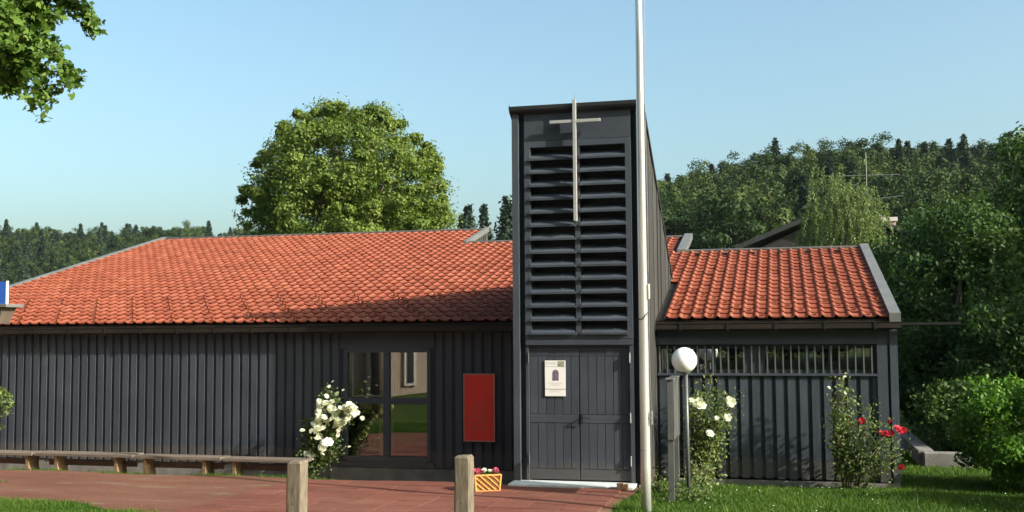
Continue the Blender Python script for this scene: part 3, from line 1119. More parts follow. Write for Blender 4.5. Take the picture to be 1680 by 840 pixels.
nb = empty('notice_case', (2.72, -2.6, 0), 'narrow grey metal notice board seen edge on beside the globe lamp', 'notice board')
MB().box(2.645, 2.735, -2.98, -2.12, .90, 1.76).build('case', M['case'], nb, bevel=.01)
MB().box(2.736, 2.745, -2.98, -2.90, .9, 1.76).box(2.736, 2.745, -2.20, -2.12, .9, 1.76).build('door_frame', M['case'], nb)
for yy in (-2.96, -2.22):
    MB().box(2.65, 2.73, yy, yy + .08, gz(2.7, yy) - .1, .899).build('post', M['case'], nb)
MB().box(2.63, 2.75, -3.0, -2.10, 1.761, 1.78).build('cap', M['flash'], nb)

# ------------------------------------------------------------------ wooden posts in the foreground
for (cx, cy, zt, w, lab, tilt) in ((-.463, -8.5, 1.205, .083, 'grey weathered square wooden post at the end of the bench row', .006), (1.275, -8.5, 1.295, .080, 'slightly taller pale wooden post left of the flower basket', -.003)):
    zb = gz(cx, cy)
    p_ = empty('wooden_post', (cx, cy, zb), lab, 'post', 'posts in the foreground')
    mb = MB()
    hgt = zt - zb
    ch = .018
    ring = []
    for t in (-.2, .15 * hgt, .5 * hgt, .8 * hgt, hgt - .02, hgt):
        s_ = w if t < hgt - .001 else w - .015
        wob = .003 * math.sin(t * 7 + cx)
        ring.append([(cx + sx * (s_ - a) + wob + tilt * t, cy + sy * (s_ - bq), zb + t + (.004 * sx if t == hgt else 0)) for sx, sy, a, bq in ((-1, -1, 0, ch), (-1, -1, ch, 0), (1, -1, ch, 0), (1, -1, 0, ch), (1, 1, 0, ch), (1, 1, ch, 0), (-1, 1, ch, 0), (-1, 1, 0, ch))])
    for r_ in ring: mb.v += r_
    for i in range(len(ring) - 1):
        for k in range(8):
            k2 = (k + 1) % 8
            mb.f.append((i * 8 + k, i * 8 + k2, (i + 1) * 8 + k2, (i + 1) * 8 + k))
    mb.f.append(tuple((len(ring) - 1) * 8 + k for k in range(8)))
    mb.build('shaft', M['postwood'], p_)
    MB().tube([(cx - .01, cy - w - .001, zb + hgt * .62), (cx - .01, cy - w + .01, zb + hgt * .62)], .012, 10).build('knot', M['bark'], p_)

# ------------------------------------------------------------------ benches
def bench(x0, x1, label, legs, dz=0.0):
    yb, yf = -.95, -1.32
    zt = .295 + dz
    bz = gz((x0 + x1) / 2, -1.1)
    t = empty('plank_bench', ((x0 + x1) / 2, -1.1, bz), label, 'bench', 'row of benches along the dark wall')
    for k, (ya, yc) in enumerate(((yf, yf + .175), (yf + .19, yb))):
        MB().box(x0 + random.uniform(0, .02), x1 - random.uniform(0, .02), ya, yc, zt - .055, zt + random.uniform(-.004, .004)).build('seat_plank', M['benchtop'], t, bevel=.006)
    for xl in legs:
        g0 = gz(xl, -1.15)
        mb = MB()
        mb.hexa([(xl - .03, -1.23, g0 - .05), (xl + .03, -1.23, g0 - .05), (xl + .03, -.93, g0 - .05), (xl - .03, -.93, g0 - .05),
                 (xl - .03, -1.28, zt - .056), (xl + .03, -1.28, zt - .056), (xl + .03, -1.0, zt - .056), (xl - .03, -1.0, zt - .056)])
        mb.build('leg', M['benchleg'], t, bevel=.003)
    MB().box(x0 + .12, x1 - .12, -1.02, -.985, .05, .15).build('stretcher', M['benchtop'], t)
    return t


bench(-12.3, -9.12, 'left end bench of the row along the dark wall, cut by the picture edge', (-11.4, -9.27), .0)
bench(-9.10, -7.03, 'second plank bench from the left along the dark wall', (-8.66, -7.42), .004)
bench(-7.01, -5.29, 'third plank bench from the left along the dark wall', (-6.83, -5.66), -.004)
bench(-5.27, -3.72, 'right end plank bench of the row, beside the white rose bush', (-5.08, -3.98), -.012)

# ------------------------------------------------------------------ flower basket
bx, by = -.19, -2.42
bz = gz(bx, by) + .02
bk = empty('flower_basket', (bx, by, bz), 'small orange wicker planter with red and white flowers left of the door', 'planter')
ang = math.radians(27)
def brot(p):
    c, s_ = math.cos(ang), math.sin(ang)
    return (bx + p[0] * c - p[1] * s_, by + p[0] * s_ + p[1] * c, bz + p[2])
BH = .25
def tp(x, y, z):
    k = 1 + .12 * z / BH
    return brot((x * k, y * k, z))
hw, hd_ = .175, .13
mb = MB()
mb.hexa([tp(-hw, -hd_, 0), tp(hw, -hd_, 0), tp(hw, hd_, 0), tp(-hw, hd_, 0), tp(-hw, -hd_, BH - .02), tp(hw, -hd_, BH - .02), tp(hw, hd_, BH - .02), tp(-hw, hd_, BH - .02)])
mb.build('liner', M['wicker_back'], bk)
fx = MB()
e = .012
def slat3(p, q, r=.011):
    fx.tube([tp(*p), tp(*q)], r, 6)
for (a, b_) in (((-hw, -hd_), (hw, -hd_)), ((hw, -hd_), (hw, hd_)), ((hw, hd_), (-hw, hd_)), ((-hw, hd_), (-hw, -hd_))):
    for z in (.008, BH):
        slat3((a[0] * 1.03, a[1] * 1.03, z), (b_[0] * 1.03, b_[1] * 1.03, z), .014)
    slat3((a[0] * 1.03, a[1] * 1.03, 0), (a[0] * 1.03, a[1] * 1.03, BH), .016)
fx.build('rim', M['wicker'], bk)
for (a, b_) in (((-hw, -hd_), (hw, -hd_)), ((hw, -hd_), (hw, hd_)), ((-hw, hd_), (-hw, -hd_))):
    for s_ in np.linspace(-.8, .9, 8):
        t0, t1 = max(0, s_), min(1, s_ + .75)
        if t1 - t0 < .12: continue
        z0 = BH * (1 - (t0 - s_) / .75)
        z1 = BH * (1 - (t1 - s_) / .75)
        P = lambda t: (1.035 * (a[0] + (b_[0] - a[0]) * t), 1.035 * (a[1] + (b_[1] - a[1]) * t))
        fx = MB()
        fx.tube([tp(*P(t0), z0), tp(*P(t1), z1)], .010, 5)
        fx.build('lattice_slat', M['wicker'], bk)


# ------------------------------------------------------------------ foliage tools
def unit(v):
    return v / np.maximum(1e-9, np.linalg.norm(v, axis=-1, keepdims=True))


def leaf_quads(P, size, g, nbias=None, bias=0.6, aspect=0.55, droop=0.0):
    """rhombic leaves at P"""
    nL = len(P)
    nrm = g.normal(size=(nL, 3))
    nrm = unit(nrm)
    if nbias is not None:
        nrm = unit(nrm * (1 - bias) + nbias * bias)
    a = g.normal(size=(nL, 3))
    a[:, 2] -= droop
    a = unit(a - nrm * (a * nrm).sum(1, keepdims=True))
    b_ = np.cross(nrm, a)
    s_ = (size * g.uniform(.65, 1.25, nL))[:, None]
    w = s_ * aspect
    fold = nrm * s_ * .12
    V = np.stack([P - a * s_ * .5, P + b_ * w * .5 + fold, P + a * s_ * .5, P - b_ * w * .5 + fold], 1)
    return V.reshape(-1, 3)


def leaf_object(name, P, size, g, mat, tint, parent=None, **kw):
    V = leaf_quads(P, size, g, **kw)
    me = np_mesh(name, V, np.arange(len(V)), 4, tint=tint)
    return link(name, me, parent, mat) if parent is not False else me


def crown_points(clumps, per, g, up=.25):
    """clumps: (n,4) centre+radius -> points on leafy shells, with normals"""
    C_ = np.repeat(clumps, per, axis=0)
    d = unit(g.normal(size=(len(C_), 3)) + np.array([0, 0, up]))
    r = C_[:, 3] * np.where(g.random(len(C_)) < .62, g.uniform(.45, 1.0, len(C_)), np.abs(g.normal(.85, .24, len(C_))))
    sq = np.array([1, 1, .8])
    P = C_[:, :3] + d * r[:, None] * sq
    ct = np.repeat(g.normal(0, .13, len(clumps)), per)
    return P, d, ct


def ellipsoid_clumps(c, rad, nc, rc, g, shell=(.62, 1.0), zmin=-1.0, keep=None):
    out = []
    while len(out) < nc:
        d = unit(g.normal(size=3))
        if d[2] < zmin: continue
        r = g.uniform(*shell)
        p = np.array(c) + d * np.array(rad) * r
        if keep is not None and not keep(p): continue
        out.append((*p, rc * g.uniform(.65, 1.3)))
    return np.array(out)


def limbs(mb, base, top, targets, r0, g):
    base, top = Vector(base), Vector(top)
    n_ = 6
    pts = [base.lerp(top, k / n_) + Vector((g.normal(0, .05), g.normal(0, .05), 0)) * (k > 0) for k in range(n_ + 1)]
    mb.tube(pts, [r0 * (1.15 if k == 0 else 1 - .75 * k / n_) for k in range(n_ + 1)], 10)
    for t in targets:
        s_ = g.uniform(.25, .85)
        st = base.lerp(top, s_)
        t = Vector(t)
        mid = st.lerp(t, .5) + Vector((0, 0, .08 * (t - st).length))
        rr = r0 * (1 - .75 * s_) * .45
        mb.tube([st, mid, t], [rr, rr * .6, rr * .2], 6)


# ------------------------------------------------------------------ the large linden behind the hall
g = np.random.default_rng(11)
lc = np.array([-14.40, 26.0, 8.25])
lind = empty('linden_tree', (-14.45, 26, gz(-14.45, 26)), 'big round yellow green tree rising behind the hall roof', 'tree')
cl = [ellipsoid_clumps(lc, (4.25, 4.3, 4.5), 190, .78, g, (.72, .97), -.75),
      ellipsoid_clumps(lc + np.array([.15, 0, -1.7]), (4.55, 4.6, 2.7), 120, .76, g, (.75, 1.0), -.9),
      ellipsoid_clumps(lc, (3.2, 3.2, 3.2), 50, 1.0, g, (.2, .9))]
cl = np.concatenate(cl)
# sprays that break the outline
tw_ = ellipsoid_clumps(lc + np.array([0, 0, -.3]), (4.5, 4.6, 4.55), 170, .27, g, (.93, 1.02), -.6)
P, D, ct = crown_points(np.concatenate([cl, tw_]), 300, g)
tint = np.clip(.42 + ct + g.normal(0, .17, len(P)), 0, 1)
leaf_object('crown', P, .155, g, ML['linden'], tint, lind, nbias=D, bias=.55)
mb = MB()
limbs(mb, (-14.45, 26, gz(-14.45, 26) - .2), (-14.4, 26, 9.5), [c[:3] for c in cl[::9]], .38, g)
mb.build('trunk', M['bark'], lind, smooth=True)

# ------------------------------------------------------------------ maple whose boughs hang into the top left corner
g = np.random.default_rng(21)
mx, my = -6.35, -9.0
maple = empty('maple_tree', (mx, my, gz(mx, my)), 'leafy maple boughs hanging into the top left corner of the sky', 'tree')
hang = []
# drooping boughs: start near trunk crown, end in the picture
boughs = [((-4.6, -9, 6.3), (-2.72, -9.0, 4.92)), ((-4.6, -9, 5.9), (-2.98, -9.1, 4.72)), ((-4.5, -8.9, 6.6), (-2.72, -8.8, 5.62)),
          ((-4.2, -9, 6.9), (-2.45, -9.0, 5.98)), ((-4.8, -9.2, 5.6), (-3.42, -9.0, 4.85)), ((-4.5, -9.0, 6.2), (-3.3, -9.2, 5.4)), ((-4.4, -8.7, 6.5), (-3.2, -8.8, 5.75)), ((-4.6, -9.4, 6.1), (-3.0, -9.3, 5.15)), ((-4.6, -9.0, 6.0), (-3.35, -8.9, 5.2)), ((-4.6, -9.1, 6.4), (-3.0, -9.1, 5.55)), ((-4.5, -9.0, 6.5), (-2.95, -8.9, 5.8)), ((-4.6, -9.3, 5.9), (-3.2, -9.2, 5.0)), ((-4.5, -9, 6.4), (-3.3, -9, 5.95))]
bm_ = MB()
for a, b_ in boughs:
    a, b_ = np.array(a) + np.array([-.05, 0, .24]), np.array(b_) + np.array([-.1, 0, .26])
    pts = []
    for t in np.linspace(0, 1, 9):
        p = a + (b_ - a) * t + np.array([0, 0, .28 * math.sin(math.pi * t) ** 1.0])
        pts.append(p)
        for q in range(5):
            dv = unit(g.normal(size=3) + (b_ - a) / np.linalg.norm(b_ - a) * .9 + np.array([0, 0, -.15]))
            ln = g.uniform(.16, .42) * (1.05 - .45 * t)
            hang.append((p, p + dv * ln + np.array([0, 0, -.25 * ln])))
    bm_.tube(pts, [.03 * (1 - .85 * t) for t in np.linspace(0, 1, 9)], 6)
P, D, ct = [], [], []
for p0, p1 in hang:
    n_ = 38
    u = g.uniform(.1, 1.05, n_)[:, None]
    P.append(p0 + (p1 - p0) * u + g.normal(0, .045, (n_, 3)))
    ct.append(np.full(n_, g.normal(0, .12)))
P, ct = np.concatenate(P), np.concatenate(ct)
D = np.zeros_like(P)
big = ellipsoid_clumps((-6.6, -9.2, 7.6), (2.75, 2.8, 2.6), 150, .55, g, (.5, 1.0), -.8)
P2, D2, ct2 = crown_points(big, 90, g)
Pm = np.concatenate([P, P2]); Dm = np.concatenate([D, D2]); cm = np.concatenate([ct * .6, ct2])
# maple leaf: three pointed lobes instead of one rhomb
V1 = leaf_quads(Pm, .072, g, nbias=np.array([0.2, -.35, .8]), bias=.45, aspect=.8, droop=.8)
tint = np.clip(.45 + cm + g.normal(0, .2, len(Pm)), 0, 1)
V = V1.reshape(-1, 4, 3)
ctr = V.mean(1, keepdims=True)
a_ = (V[:, 2] - V[:, 0])[:, None]
b_ = (V[:, 1] - V[:, 3])[:, None]
base_ = V[:, :1]
def lobe(ang, ln, wd):
    d = a_ * math.cos(ang) + b_ * 1.2 * math.sin(ang)
    n_ = -a_ * math.sin(ang) + b_ * 1.2 * math.cos(ang)
    return np.concatenate([base_, base_ + d * ln * .55 + n_ * wd, base_ + d * ln, base_ + d * ln * .55 - n_ * wd], 1)
VV = np.concatenate([lobe(0, 1.0, .26), lobe(.85, .75, .2), lobe(-.85, .75, .2)], 1).reshape(-1, 3)
me = np_mesh('crown', VV, np.arange(len(VV)), 4, tint=np.repeat(tint, 3))
link('crown', me, maple, ML['maple'])
limbs(bm_, (mx, my, gz(mx, my) - .2), (mx - .1, my, 8.2), [(-4.6, -9, 6.2), (-4.3, -8.9, 6.8), (-8.3, -9.5, 8.0), (-6.2, -10.8, 8.4), (-6.8, -7.3, 8.1)], .26, g)
bm_.build('trunk', M['bark'], maple, smooth=True)

# ------------------------------------------------------------------ dark trees at the right
def bushy_tree(name, label, c, rad, nc, rc, per, size, mat, seed, group=None, zmin=-.9, cat='tree', trunk_r=.12, tint0=.42, shell=(.55, 1.0), bias=.4, keep=None):
    g = np.random.default_rng(seed)
    zb = gz(c[0], c[1])
    t = empty(name, (c[0], c[1], zb), label, cat, group)
    cl = ellipsoid_clumps(c, rad, nc, rc, g, shell, zmin, keep)
    P, D, ct = crown_points(cl, per, g)
    k = P[:, 2] > zb + .02
    P, D, ct = P[k], D[k], ct[k]
    tint = np.clip(tint0 + ct + g.normal(0, .18, len(P)), 0, 1)
    leaf_object('crown' if cat == 'tree' else 'foliage', P, size, g, mat, tint, t, nbias=D, bias=bias)
    mb = MB()
    limbs(mb, (c[0], c[1], zb - .15), (c[0], c[1], c[2] + rad[2] * .5), [q[:3] for q in cl[::max(1, len(cl) // 12)]], trunk_r, g)
    mb.build('trunk' if cat == 'tree' else 'stem', M['bark'], t, smooth=True)
    return t


bushy_tree('hazel_tree', 'dark leafy tree right behind the end of the right wing', (8.35, 8.6, 2.7), (1.55, 1.7, 2.75), 105, .52, 230, .13, ML['dark'], 31, 'dark trees at the right')
bushy_tree('hazel_tree', 'tall dark tree filling the upper right edge of the picture', (11.3, 10.5, 3.7), (2.3, 2.2, 3.9), 130, .66, 230, .15, ML['dark'], 32, 'dark trees at the right')
bushy_tree('hazel_tree', 'low dark shrub mass behind the bright green bush', (9.4, 6.3, 1.45), (1.8, 1.5, 1.6), 80, .50, 230, .12, ML['dark'], 33, 'dark trees at the right')
bushy_tree('hazel_tree', 'dark tree beyond the low concrete wall', (8.0, 13.5, 2.6), (1.9, 1.9, 2.9), 90, .6, 220, .15, ML['dark'], 34, 'dark trees at the right')
bushy_tree('hazel_tree', 'low dark shrub directly behind the low concrete wall', (8.1, 4.9, .62), (1.15, 1.3, .85), 60, .34, 170, .11, ML['dark'], 39, 'dark trees at the right', cat='bush', trunk_r=.05)
bushy_tree('hazel_tree', 'dark shrub in the gap between the hall corner and the concrete wall', (7.5, 9.0, .9), (.9, 1.2, 1.1), 60, .36, 170, .11, ML['dark'], 40, 'dark trees at the right', cat='bush', trunk_r=.05)
bushy_tree('maple_tree', 'tall tree standing outside the right edge and shading the garden', (16.5, 5.5, 5.0), (2.4, 2.4, 3.6), 110, .8, 170, .22, ML['dark'], 35)
bushy_tree('cherry_laurel_bush', 'bright green glossy bush at the right edge of the lawn', (8.05, 0.35, .72), (1.05, .95, .95), 120, .24, 170, .085, ML['laurel'], 36, cat='bush', trunk_r=.05, tint0=.5)
bushy_tree('cherry_laurel_bush', 'leafy bush just outside the right edge near the lawn', (9.2, -2.6, .95), (1.0, .9, 1.1), 60, .32, 120, .12, ML['laurel'], 37, cat='bush', trunk_r=.05)
bushy_tree('climbing_shrub', 'leafy shoots poking in at the left edge before the dark wall', (-9.42, -2.2, 1.25), (.42, .4, .55), 30, .13, 60, .07, ML['rose'], 38, cat='shrub', trunk_r=.03, tint0=.55)

# weeping tree behind the right wing
g = np.random.default_rng(41)
wc = (7.45, 40.0)
wz = gz(*wc)
weep = empty('weeping_birch', (wc[0], wc[1], wz), 'pale green weeping tree behind the right wing roof', 'tree')
strands_P, strands_t = [], []
mb = MB()
tops = []
for k in range(46):
    a = g.uniform(0, 2 * math.pi)
    r = 1.8 * math.sqrt(g.uniform(.02, 1))
    zt = 9.9 - .38 * r * r + g.normal(0, .45) - (1.6 if g.random() < .4 else 0)
    tops.append((wc[0] + r * math.cos(a), wc[1] + r * math.sin(a), zt))
tops += [(6.75, 39.6, 10.75), (7.0, 39.8, 10.5), (7.3, 39.6, 10.3)]
for tpt in tops:
    for q in range(g.integers(4, 9)):
        d = g.normal(0, .36, 3)
        x0, y0, z0 = tpt[0] + d[0], tpt[1] + d[1], tpt[2] + .25 * d[2]
        ln = g.uniform(.7, 3.6)
        nL = int(ln * 40)
        t = np.linspace(0, 1, nL)
        out = np.array([x0 - wc[0], y0 - wc[1]]) * .14
        sw_ = g.normal(0, .22)
        xx = x0 + out[0] * np.sqrt(t) + sw_ * t + .05 * np.sin(t * 9 + q) + g.normal(0, .05, nL)
        yy = y0 + out[1] * np.sqrt(t) + g.normal(0, .035, nL)
        zz = z0 - ln * t + .25 * np.sin(np.pi * np.minimum(1, t * 4)) * .5
        strands_P.append(np.stack([xx, yy, zz], 1))
        strands_t.append(np.clip(.5 + g.normal(0, .12) + g.normal(0, .15, nL), 0, 1))
P = np.concatenate(strands_P)
leaf_object('crown', P, .13, g, ML['willow'], np.concatenate(strands_t), weep, droop=2.0, aspect=.45)
limbs(mb, (wc[0], wc[1], wz - .2), (wc[0] - .2, wc[1], 10.0), tops[::4], .2, g)
mb.build('trunk', M['bark'], weep, smooth=True)

# ------------------------------------------------------------------ roses
def rose_flower(name, r, mat, seed):
    g = np.random.default_rng(seed)
    V, F, T = [], [], []
    for ring, (rr, nP, tilt, h) in enumerate(((1.0, 6, .35, -.18), (.78, 6, .8, 0.0), (.52, 5, 1.15, .12), (.28, 4, 1.4, .2))):
        for k in range(nP):
            a = 2 * math.pi * (k + .5 * ring) / nP + g.normal(0, .12)
            er = np.array([math.cos(a), math.sin(a), 0]); et = np.array([-math.sin(a), math.cos(a), 0]); ez = np.array([0, 0, 1])
            w = rr * .62
            o_ = er * rr * .15 + ez * h
            m_ = o_ + (er * math.cos(tilt) + ez * math.sin(tilt)) * rr * .55
            e_ = m_ + (er * math.cos(tilt * .45) + ez * math.sin(tilt * .45)) * rr * .45
            b0 = len(V)
            V += [o_ - et * w * .25, o_ + et * w * .25, m_ - et * w * .8, m_ + et * w * .8, e_ - et * w * .45, e_ + et * w * .45]
            F += [(b0, b0 + 1, b0 + 3, b0 + 2), (b0 + 2, b0 + 3, b0 + 5, b0 + 4)]
            T += [g.uniform(.2, 1)] * 2
    me = np_mesh(name, np.array(V) * r, np.array(F), 4, tint=T, smooth=True)
    me.materials.append(mat)
    return me


FW = [rose_flower('flower', .058, M['petal_white'], s) for s in (1, 2, 3)]
FR = [rose_flower('flower', .055, M['petal_red'], s) for s in (4, 5)]


def rose_bush(label, base, spines, flowers, seed, dens=90, size=.05, meshes=FW, group='rose bushes by the wall', tint0=.45, spread=.11):
    """spines: lists of points from the base up; leaves cling to them"""
    g = np.random.default_rng(seed)
    t = empty('rose_bush', base, label, 'rose bush', group)
    P, tt = [], []
    for sp_ in spines:
        pts = np.array(sp_, float)
        mb = MB()
        mb.tube([tuple(p) for p in pts], [.013 * (1 - .6 * k / (len(pts) - 1)) for k in range(len(pts))], 6)
        mb.build('cane', M['stem'], t, smooth=True)
        for a, b_ in zip(pts[:-1], pts[1:]):
            ln = np.linalg.norm(b_ - a)
            n_ = int(ln * dens * 4.2)
            frac = np.clip((np.linspace(a[2], b_[2], n_) - base[2] - .22) / .25, 0, 1)
            u = g.uniform(0, 1, n_)
            keep = g.uniform(0, 1, n_) < np.clip((a[2] + (b_[2] - a[2]) * u - base[2] - .15) / .3, 0.02, 1)
            p = a + (b_ - a) * u[:, None] + g.normal(0, 1, (n_, 3)) * np.array([spread, spread * .8, spread * .8])
            P.append(p[keep]); tt.append(np.clip(tint0 + g.normal(0, .2, keep.sum()), 0, 1))
    P = np.concatenate(P)
    leaf_object('foliage', P, size, g, ML['rose'], np.concatenate(tt), t, nbias=np.array([.3, -.5, .6]), bias=.35, aspect=.65)
    for k, f in enumerate(flowers):
        o = bpy.data.objects.new('flower', meshes[k % len(meshes)])
        COL.objects.link(o)
        o.parent = t
        o.matrix_parent_inverse = parent_matrix(t).inverted()
        s_ = f[3] if len(f) > 3 else 1.0
        o.location = f[:3]
        o.scale = (s_, s_, s_)
        o.rotation_euler = (g.uniform(.3, 1.3), g.normal(0, .3), g.normal(0, .5))
    return t


def at_y(px, py, Y):
    d = AX_R * ((px - 840) / F_PX) - AX_U * ((py - 420) / F_PX) + AX_F
    t = (Y - CAM[1]) / d[1]
    return CAM + d * t


g = np.random.default_rng(51)
RY = -.62
wf = []
for px, py, s_ in ((540, 634, .55), (546, 626, .5), (563, 640, .45), (553, 646, .8), (536, 650, .7), (545, 660, .9), (528, 665, 1.2), (534, 661, 1.1), (522, 675, 1.0), (545, 672, 1.3), (552, 676, 1.3), (549, 684, 1.2), (524, 685, 1.3), (539, 692, 1.3), (520, 692, 1.0), (556, 692, 1.35), (561, 697, 1.2), (550, 700, .9),
                   (518, 698, 1.0), (526, 702, 1.3), (519, 706, 1.1), (524, 715, 1.1), (532, 728, 1.5), (538, 724, 1.2), (526, 733, 1.1), (566, 668, 1.0), (573, 665, 1.2), (580, 670, 1.2), (570, 675, 1.1), (585, 677, 1.0), (578, 680, 1.0), (496, 706, .8), (511, 748, 1.2), (529, 745, .7), (573, 733, .5), (554, 714, .7)):
    p = at_y(px, py, RY - .16 + g.normal(0, .06))
    wf.append((*p, s_ * 1.0))
    if s_ > .85:
        for q in range(2):
            wf.append((*(p + np.array([g.normal(0, .05), g.normal(0, .04), g.normal(0, .05)])), s_ * g.uniform(.55, .9)))
b0 = (-4.05, RY + .1, gz(-4.05, RY))
sp_ = []
for ex, ey in ((541, 640), (553, 655), (530, 668), (560, 690), (519, 690), (575, 672), (505, 690), (540, 700), (560, 730), (525, 720), (548, 745), (512, 735)):
    e_ = at_y(ex, ey, RY + g.normal(0, .08))
    b1 = np.array(b0) + np.array([g.normal(0, .04), g.normal(0, .04), 0])
    mid = b1 * .45 + e_ * .55 + np.array([g.normal(0, .06), -.03, .12])
    sp_.append([b1, b1 * .75 + e_ * .25 + np.array([0, 0, .05]), mid, e_])
rose_bush('bush covered in white roses beside the window, at the bench end', b0, sp_, wf, 52, 120, .055, tint0=.42, spread=.085)

# white rose by the lamp
RY2 = -.45
b0 = (2.93, RY2, gz(2.93, RY2))
sp_ = []
g = np.random.default_rng(53)
for ex, ey in ((1168, 620), (1145, 640), (1190, 645), (1200, 655), (1150, 680), (1175, 690), (1160, 715), (1135, 660), (1185, 672), (1140, 760), (1132, 770), (1168, 735)):
    e_ = at_y(ex, ey, RY2 + g.normal(0, .07))
    b1 = np.array(b0) + np.array([g.normal(0, .03), g.normal(0, .03), 0])
    sp_.append([b1, b1 * .6 + e_ * .4 + np.array([g.normal(0, .04), 0, .1]), e_])
wf = []
for px, py, s_ in ((1135, 657, .9), (1147, 658, 1.0), (1150, 666, 1.35), (1143, 664, 1.0), (1199, 660, 1.2), (1196, 654, .8), (1194, 685, .9), (1165, 711, .95), (1176, 686, .6)):
    wf.append((*at_y(px, py, RY2 - .2), s_ * 1.15))
rose_bush('rose bush with a few white blooms behind the globe lamp', b0, sp_, wf, 54, 72, .058, tint0=.62)

# red rose at the right corner
RY3 = -.5
b0 = (5.32, RY3, gz(5.32, RY3))
g = np.random.default_rng(55)
sp_ = []
for ex, ey in ((1430, 690), (1465, 700), (1478, 720), (1480, 745), (1455, 715), (1440, 735), (1412, 690), (1418, 735), (1470, 755), (1405, 770), (1430, 668)):
    e_ = at_y(ex, ey, RY3 + g.normal(0, .08))
    b1 = np.array(b0) + np.array([g.normal(0, .06), g.normal(0, .04), 0])
    sp_.append([b1, b1 * .55 + e_ * .45 + np.array([g.normal(0, .05), 0, .12]), e_])
rf = []
for px, py, s_ in ((1414, 691, 1.0), (1460, 692, 1.0), (1451, 712, 1.1), (1457, 711, 1.0), (1463, 710, .8), (1473, 703, 1.1), (1480, 706, 1.3), (1484, 710, 1.0), (1479, 767, 1.0), (1446, 710, .8)):
    rf.append((*at_y(px, py, RY3 - .2), s_))
rose_bush('rose bush with red blooms at the right corner of the hall', b0, sp_, rf, 56, 52, .055, FR, tint0=.5)

# tall climbing rose without blooms next to it
b0 = (5.2, RY3 + .1, gz(5.2, RY3))
sp_ = []
for ex, ey in ((1384, 622), (1372, 655), (1390, 640), (1378, 690), (1368, 700), (1388, 675), (1383, 730), (1395, 745), (1375, 725)):
    e_ = at_y(ex, ey, RY3 + g.normal(0, .06))
    b1 = np.array(b0) + np.array([g.normal(0, .03), g.normal(0, .03), 0])
    sp_.append([b1, b1 * .62 + e_ * .38 + np.array([.02, 0, .12]), b1 * .3 + e_ * .7 + np.array([g.normal(0, .04), 0, .05]), e_])
rose_bush('tall narrow climbing rose without red blooms left of the corner', b0, sp_, [(*at_y(1386, 618, RY3), .5), (*at_y(1360, 636, RY3), .5), (*at_y(1387, 645, RY3), .4)], 57, 55, .058, tint0=.68, spread=.085)

# low plants
def tuft(name, label, c, r, h, n_, size, mat, seed, cat, group=None, tint0=.5):
    g = np.random.default_rng(seed)
    zb = gz(c[0], c[1])
    t = empty(name, (c[0], c[1], zb), label, cat, group)
    for q in range(9):
        a = g.uniform(0, 6.28)
        hh = h * g.uniform(.5, 1.1)
        MB().tube([(c[0], c[1], zb - .02), (c[0] + .3 * r * math.cos(a), c[1] + .3 * r * math.sin(a), zb + hh * .6), (c[0] + .7 * r * math.cos(a), c[1] + .7 * r * math.sin(a), zb + hh)], [.006, .005, .002], 5).build('stem', M['stem'], t)
    P = np.stack([c[0] + g.normal(0, r * .5, n_), c[1] + g.normal(0, r * .5, n_), zb + np.abs(g.normal(0, h * .5, n_))], 1)
    leaf_object('foliage', P, size, g, mat, np.clip(tint0 + g.normal(0, .2, n_), 0, 1), t, nbias=np.array([0, -.5, .6]), bias=.3)
    return t


tuft('low_plant', 'yellowish leafy plant at the foot of the globe lamp', (2.98, -1.1), .28, .38, 420, .07, ML['willow'], 61, 'plant', None, .7)
tuft('low_plant', 'dull green plant clump beside the notice board post', (2.95, -2.55), .40, .20, 800, .05, ML['rose'], 62, 'plant', None, .5)
tuft('low_plant', 'small grey green plants at the tower corner footing', (2.42, -2.0), .16, .22, 260, .05, ML['rose'], 63, 'plant', None, .55)

# flowers in the basket
g = np.random.default_rng(71)
n_ = 520
loc = np.stack([g.uniform(-.17, .17, n_), g.uniform(-.12, .12, n_), BH - .02 + np.abs(g.normal(0, .035, n_))], 1)
P = np.array([brot(p) for p in loc])
leaf_object('foliage', P, .042, g, ML['rose'], np.clip(.4 + g.normal(0, .2, n_), 0, 1), bk)
FPk = [rose_flower('flower', .034, M['petal_pink'], s) for s in (7, 8)]
FWs = [rose_flower('flower', .032, M['petal_white'], s) for s in (9,)]
for k in range(26):
    xx = g.uniform(-.17, .17)
    red = abs(xx) > .055
    o = bpy.data.objects.new('flower', (FPk[k % 2] if red else FWs[0]))
    COL.objects.link(o)
    o.parent = bk
    o.matrix_parent_inverse = parent_matrix(bk).inverted()
    o.location = brot((xx, g.uniform(-.13, .1), BH + .035 + g.uniform(0, .035)))
    o.rotation_euler = (g.uniform(.2, 1.0), 0, g.uniform(-.5, .5))
MB().box(-.0, .001, 0, .001, 0, .001)

# ------------------------------------------------------------------ concrete wall at the right
cw = empty('garden_wall', (6.95, 3.4, -.1), 'low concrete garden wall turning a corner on the lawn at the right', 'wall')
MB().prism_x([(2.9, -.4), (3.18, -.4), (3.18, .155), (2.9, .15)], 6.78, 7.62).build('section', M['concrete'], cw, bevel=.012)
MB().box(6.70, 6.98, 3.19, 8.0, -.4, .17).build('section', M['concrete'], cw, bevel=.012)

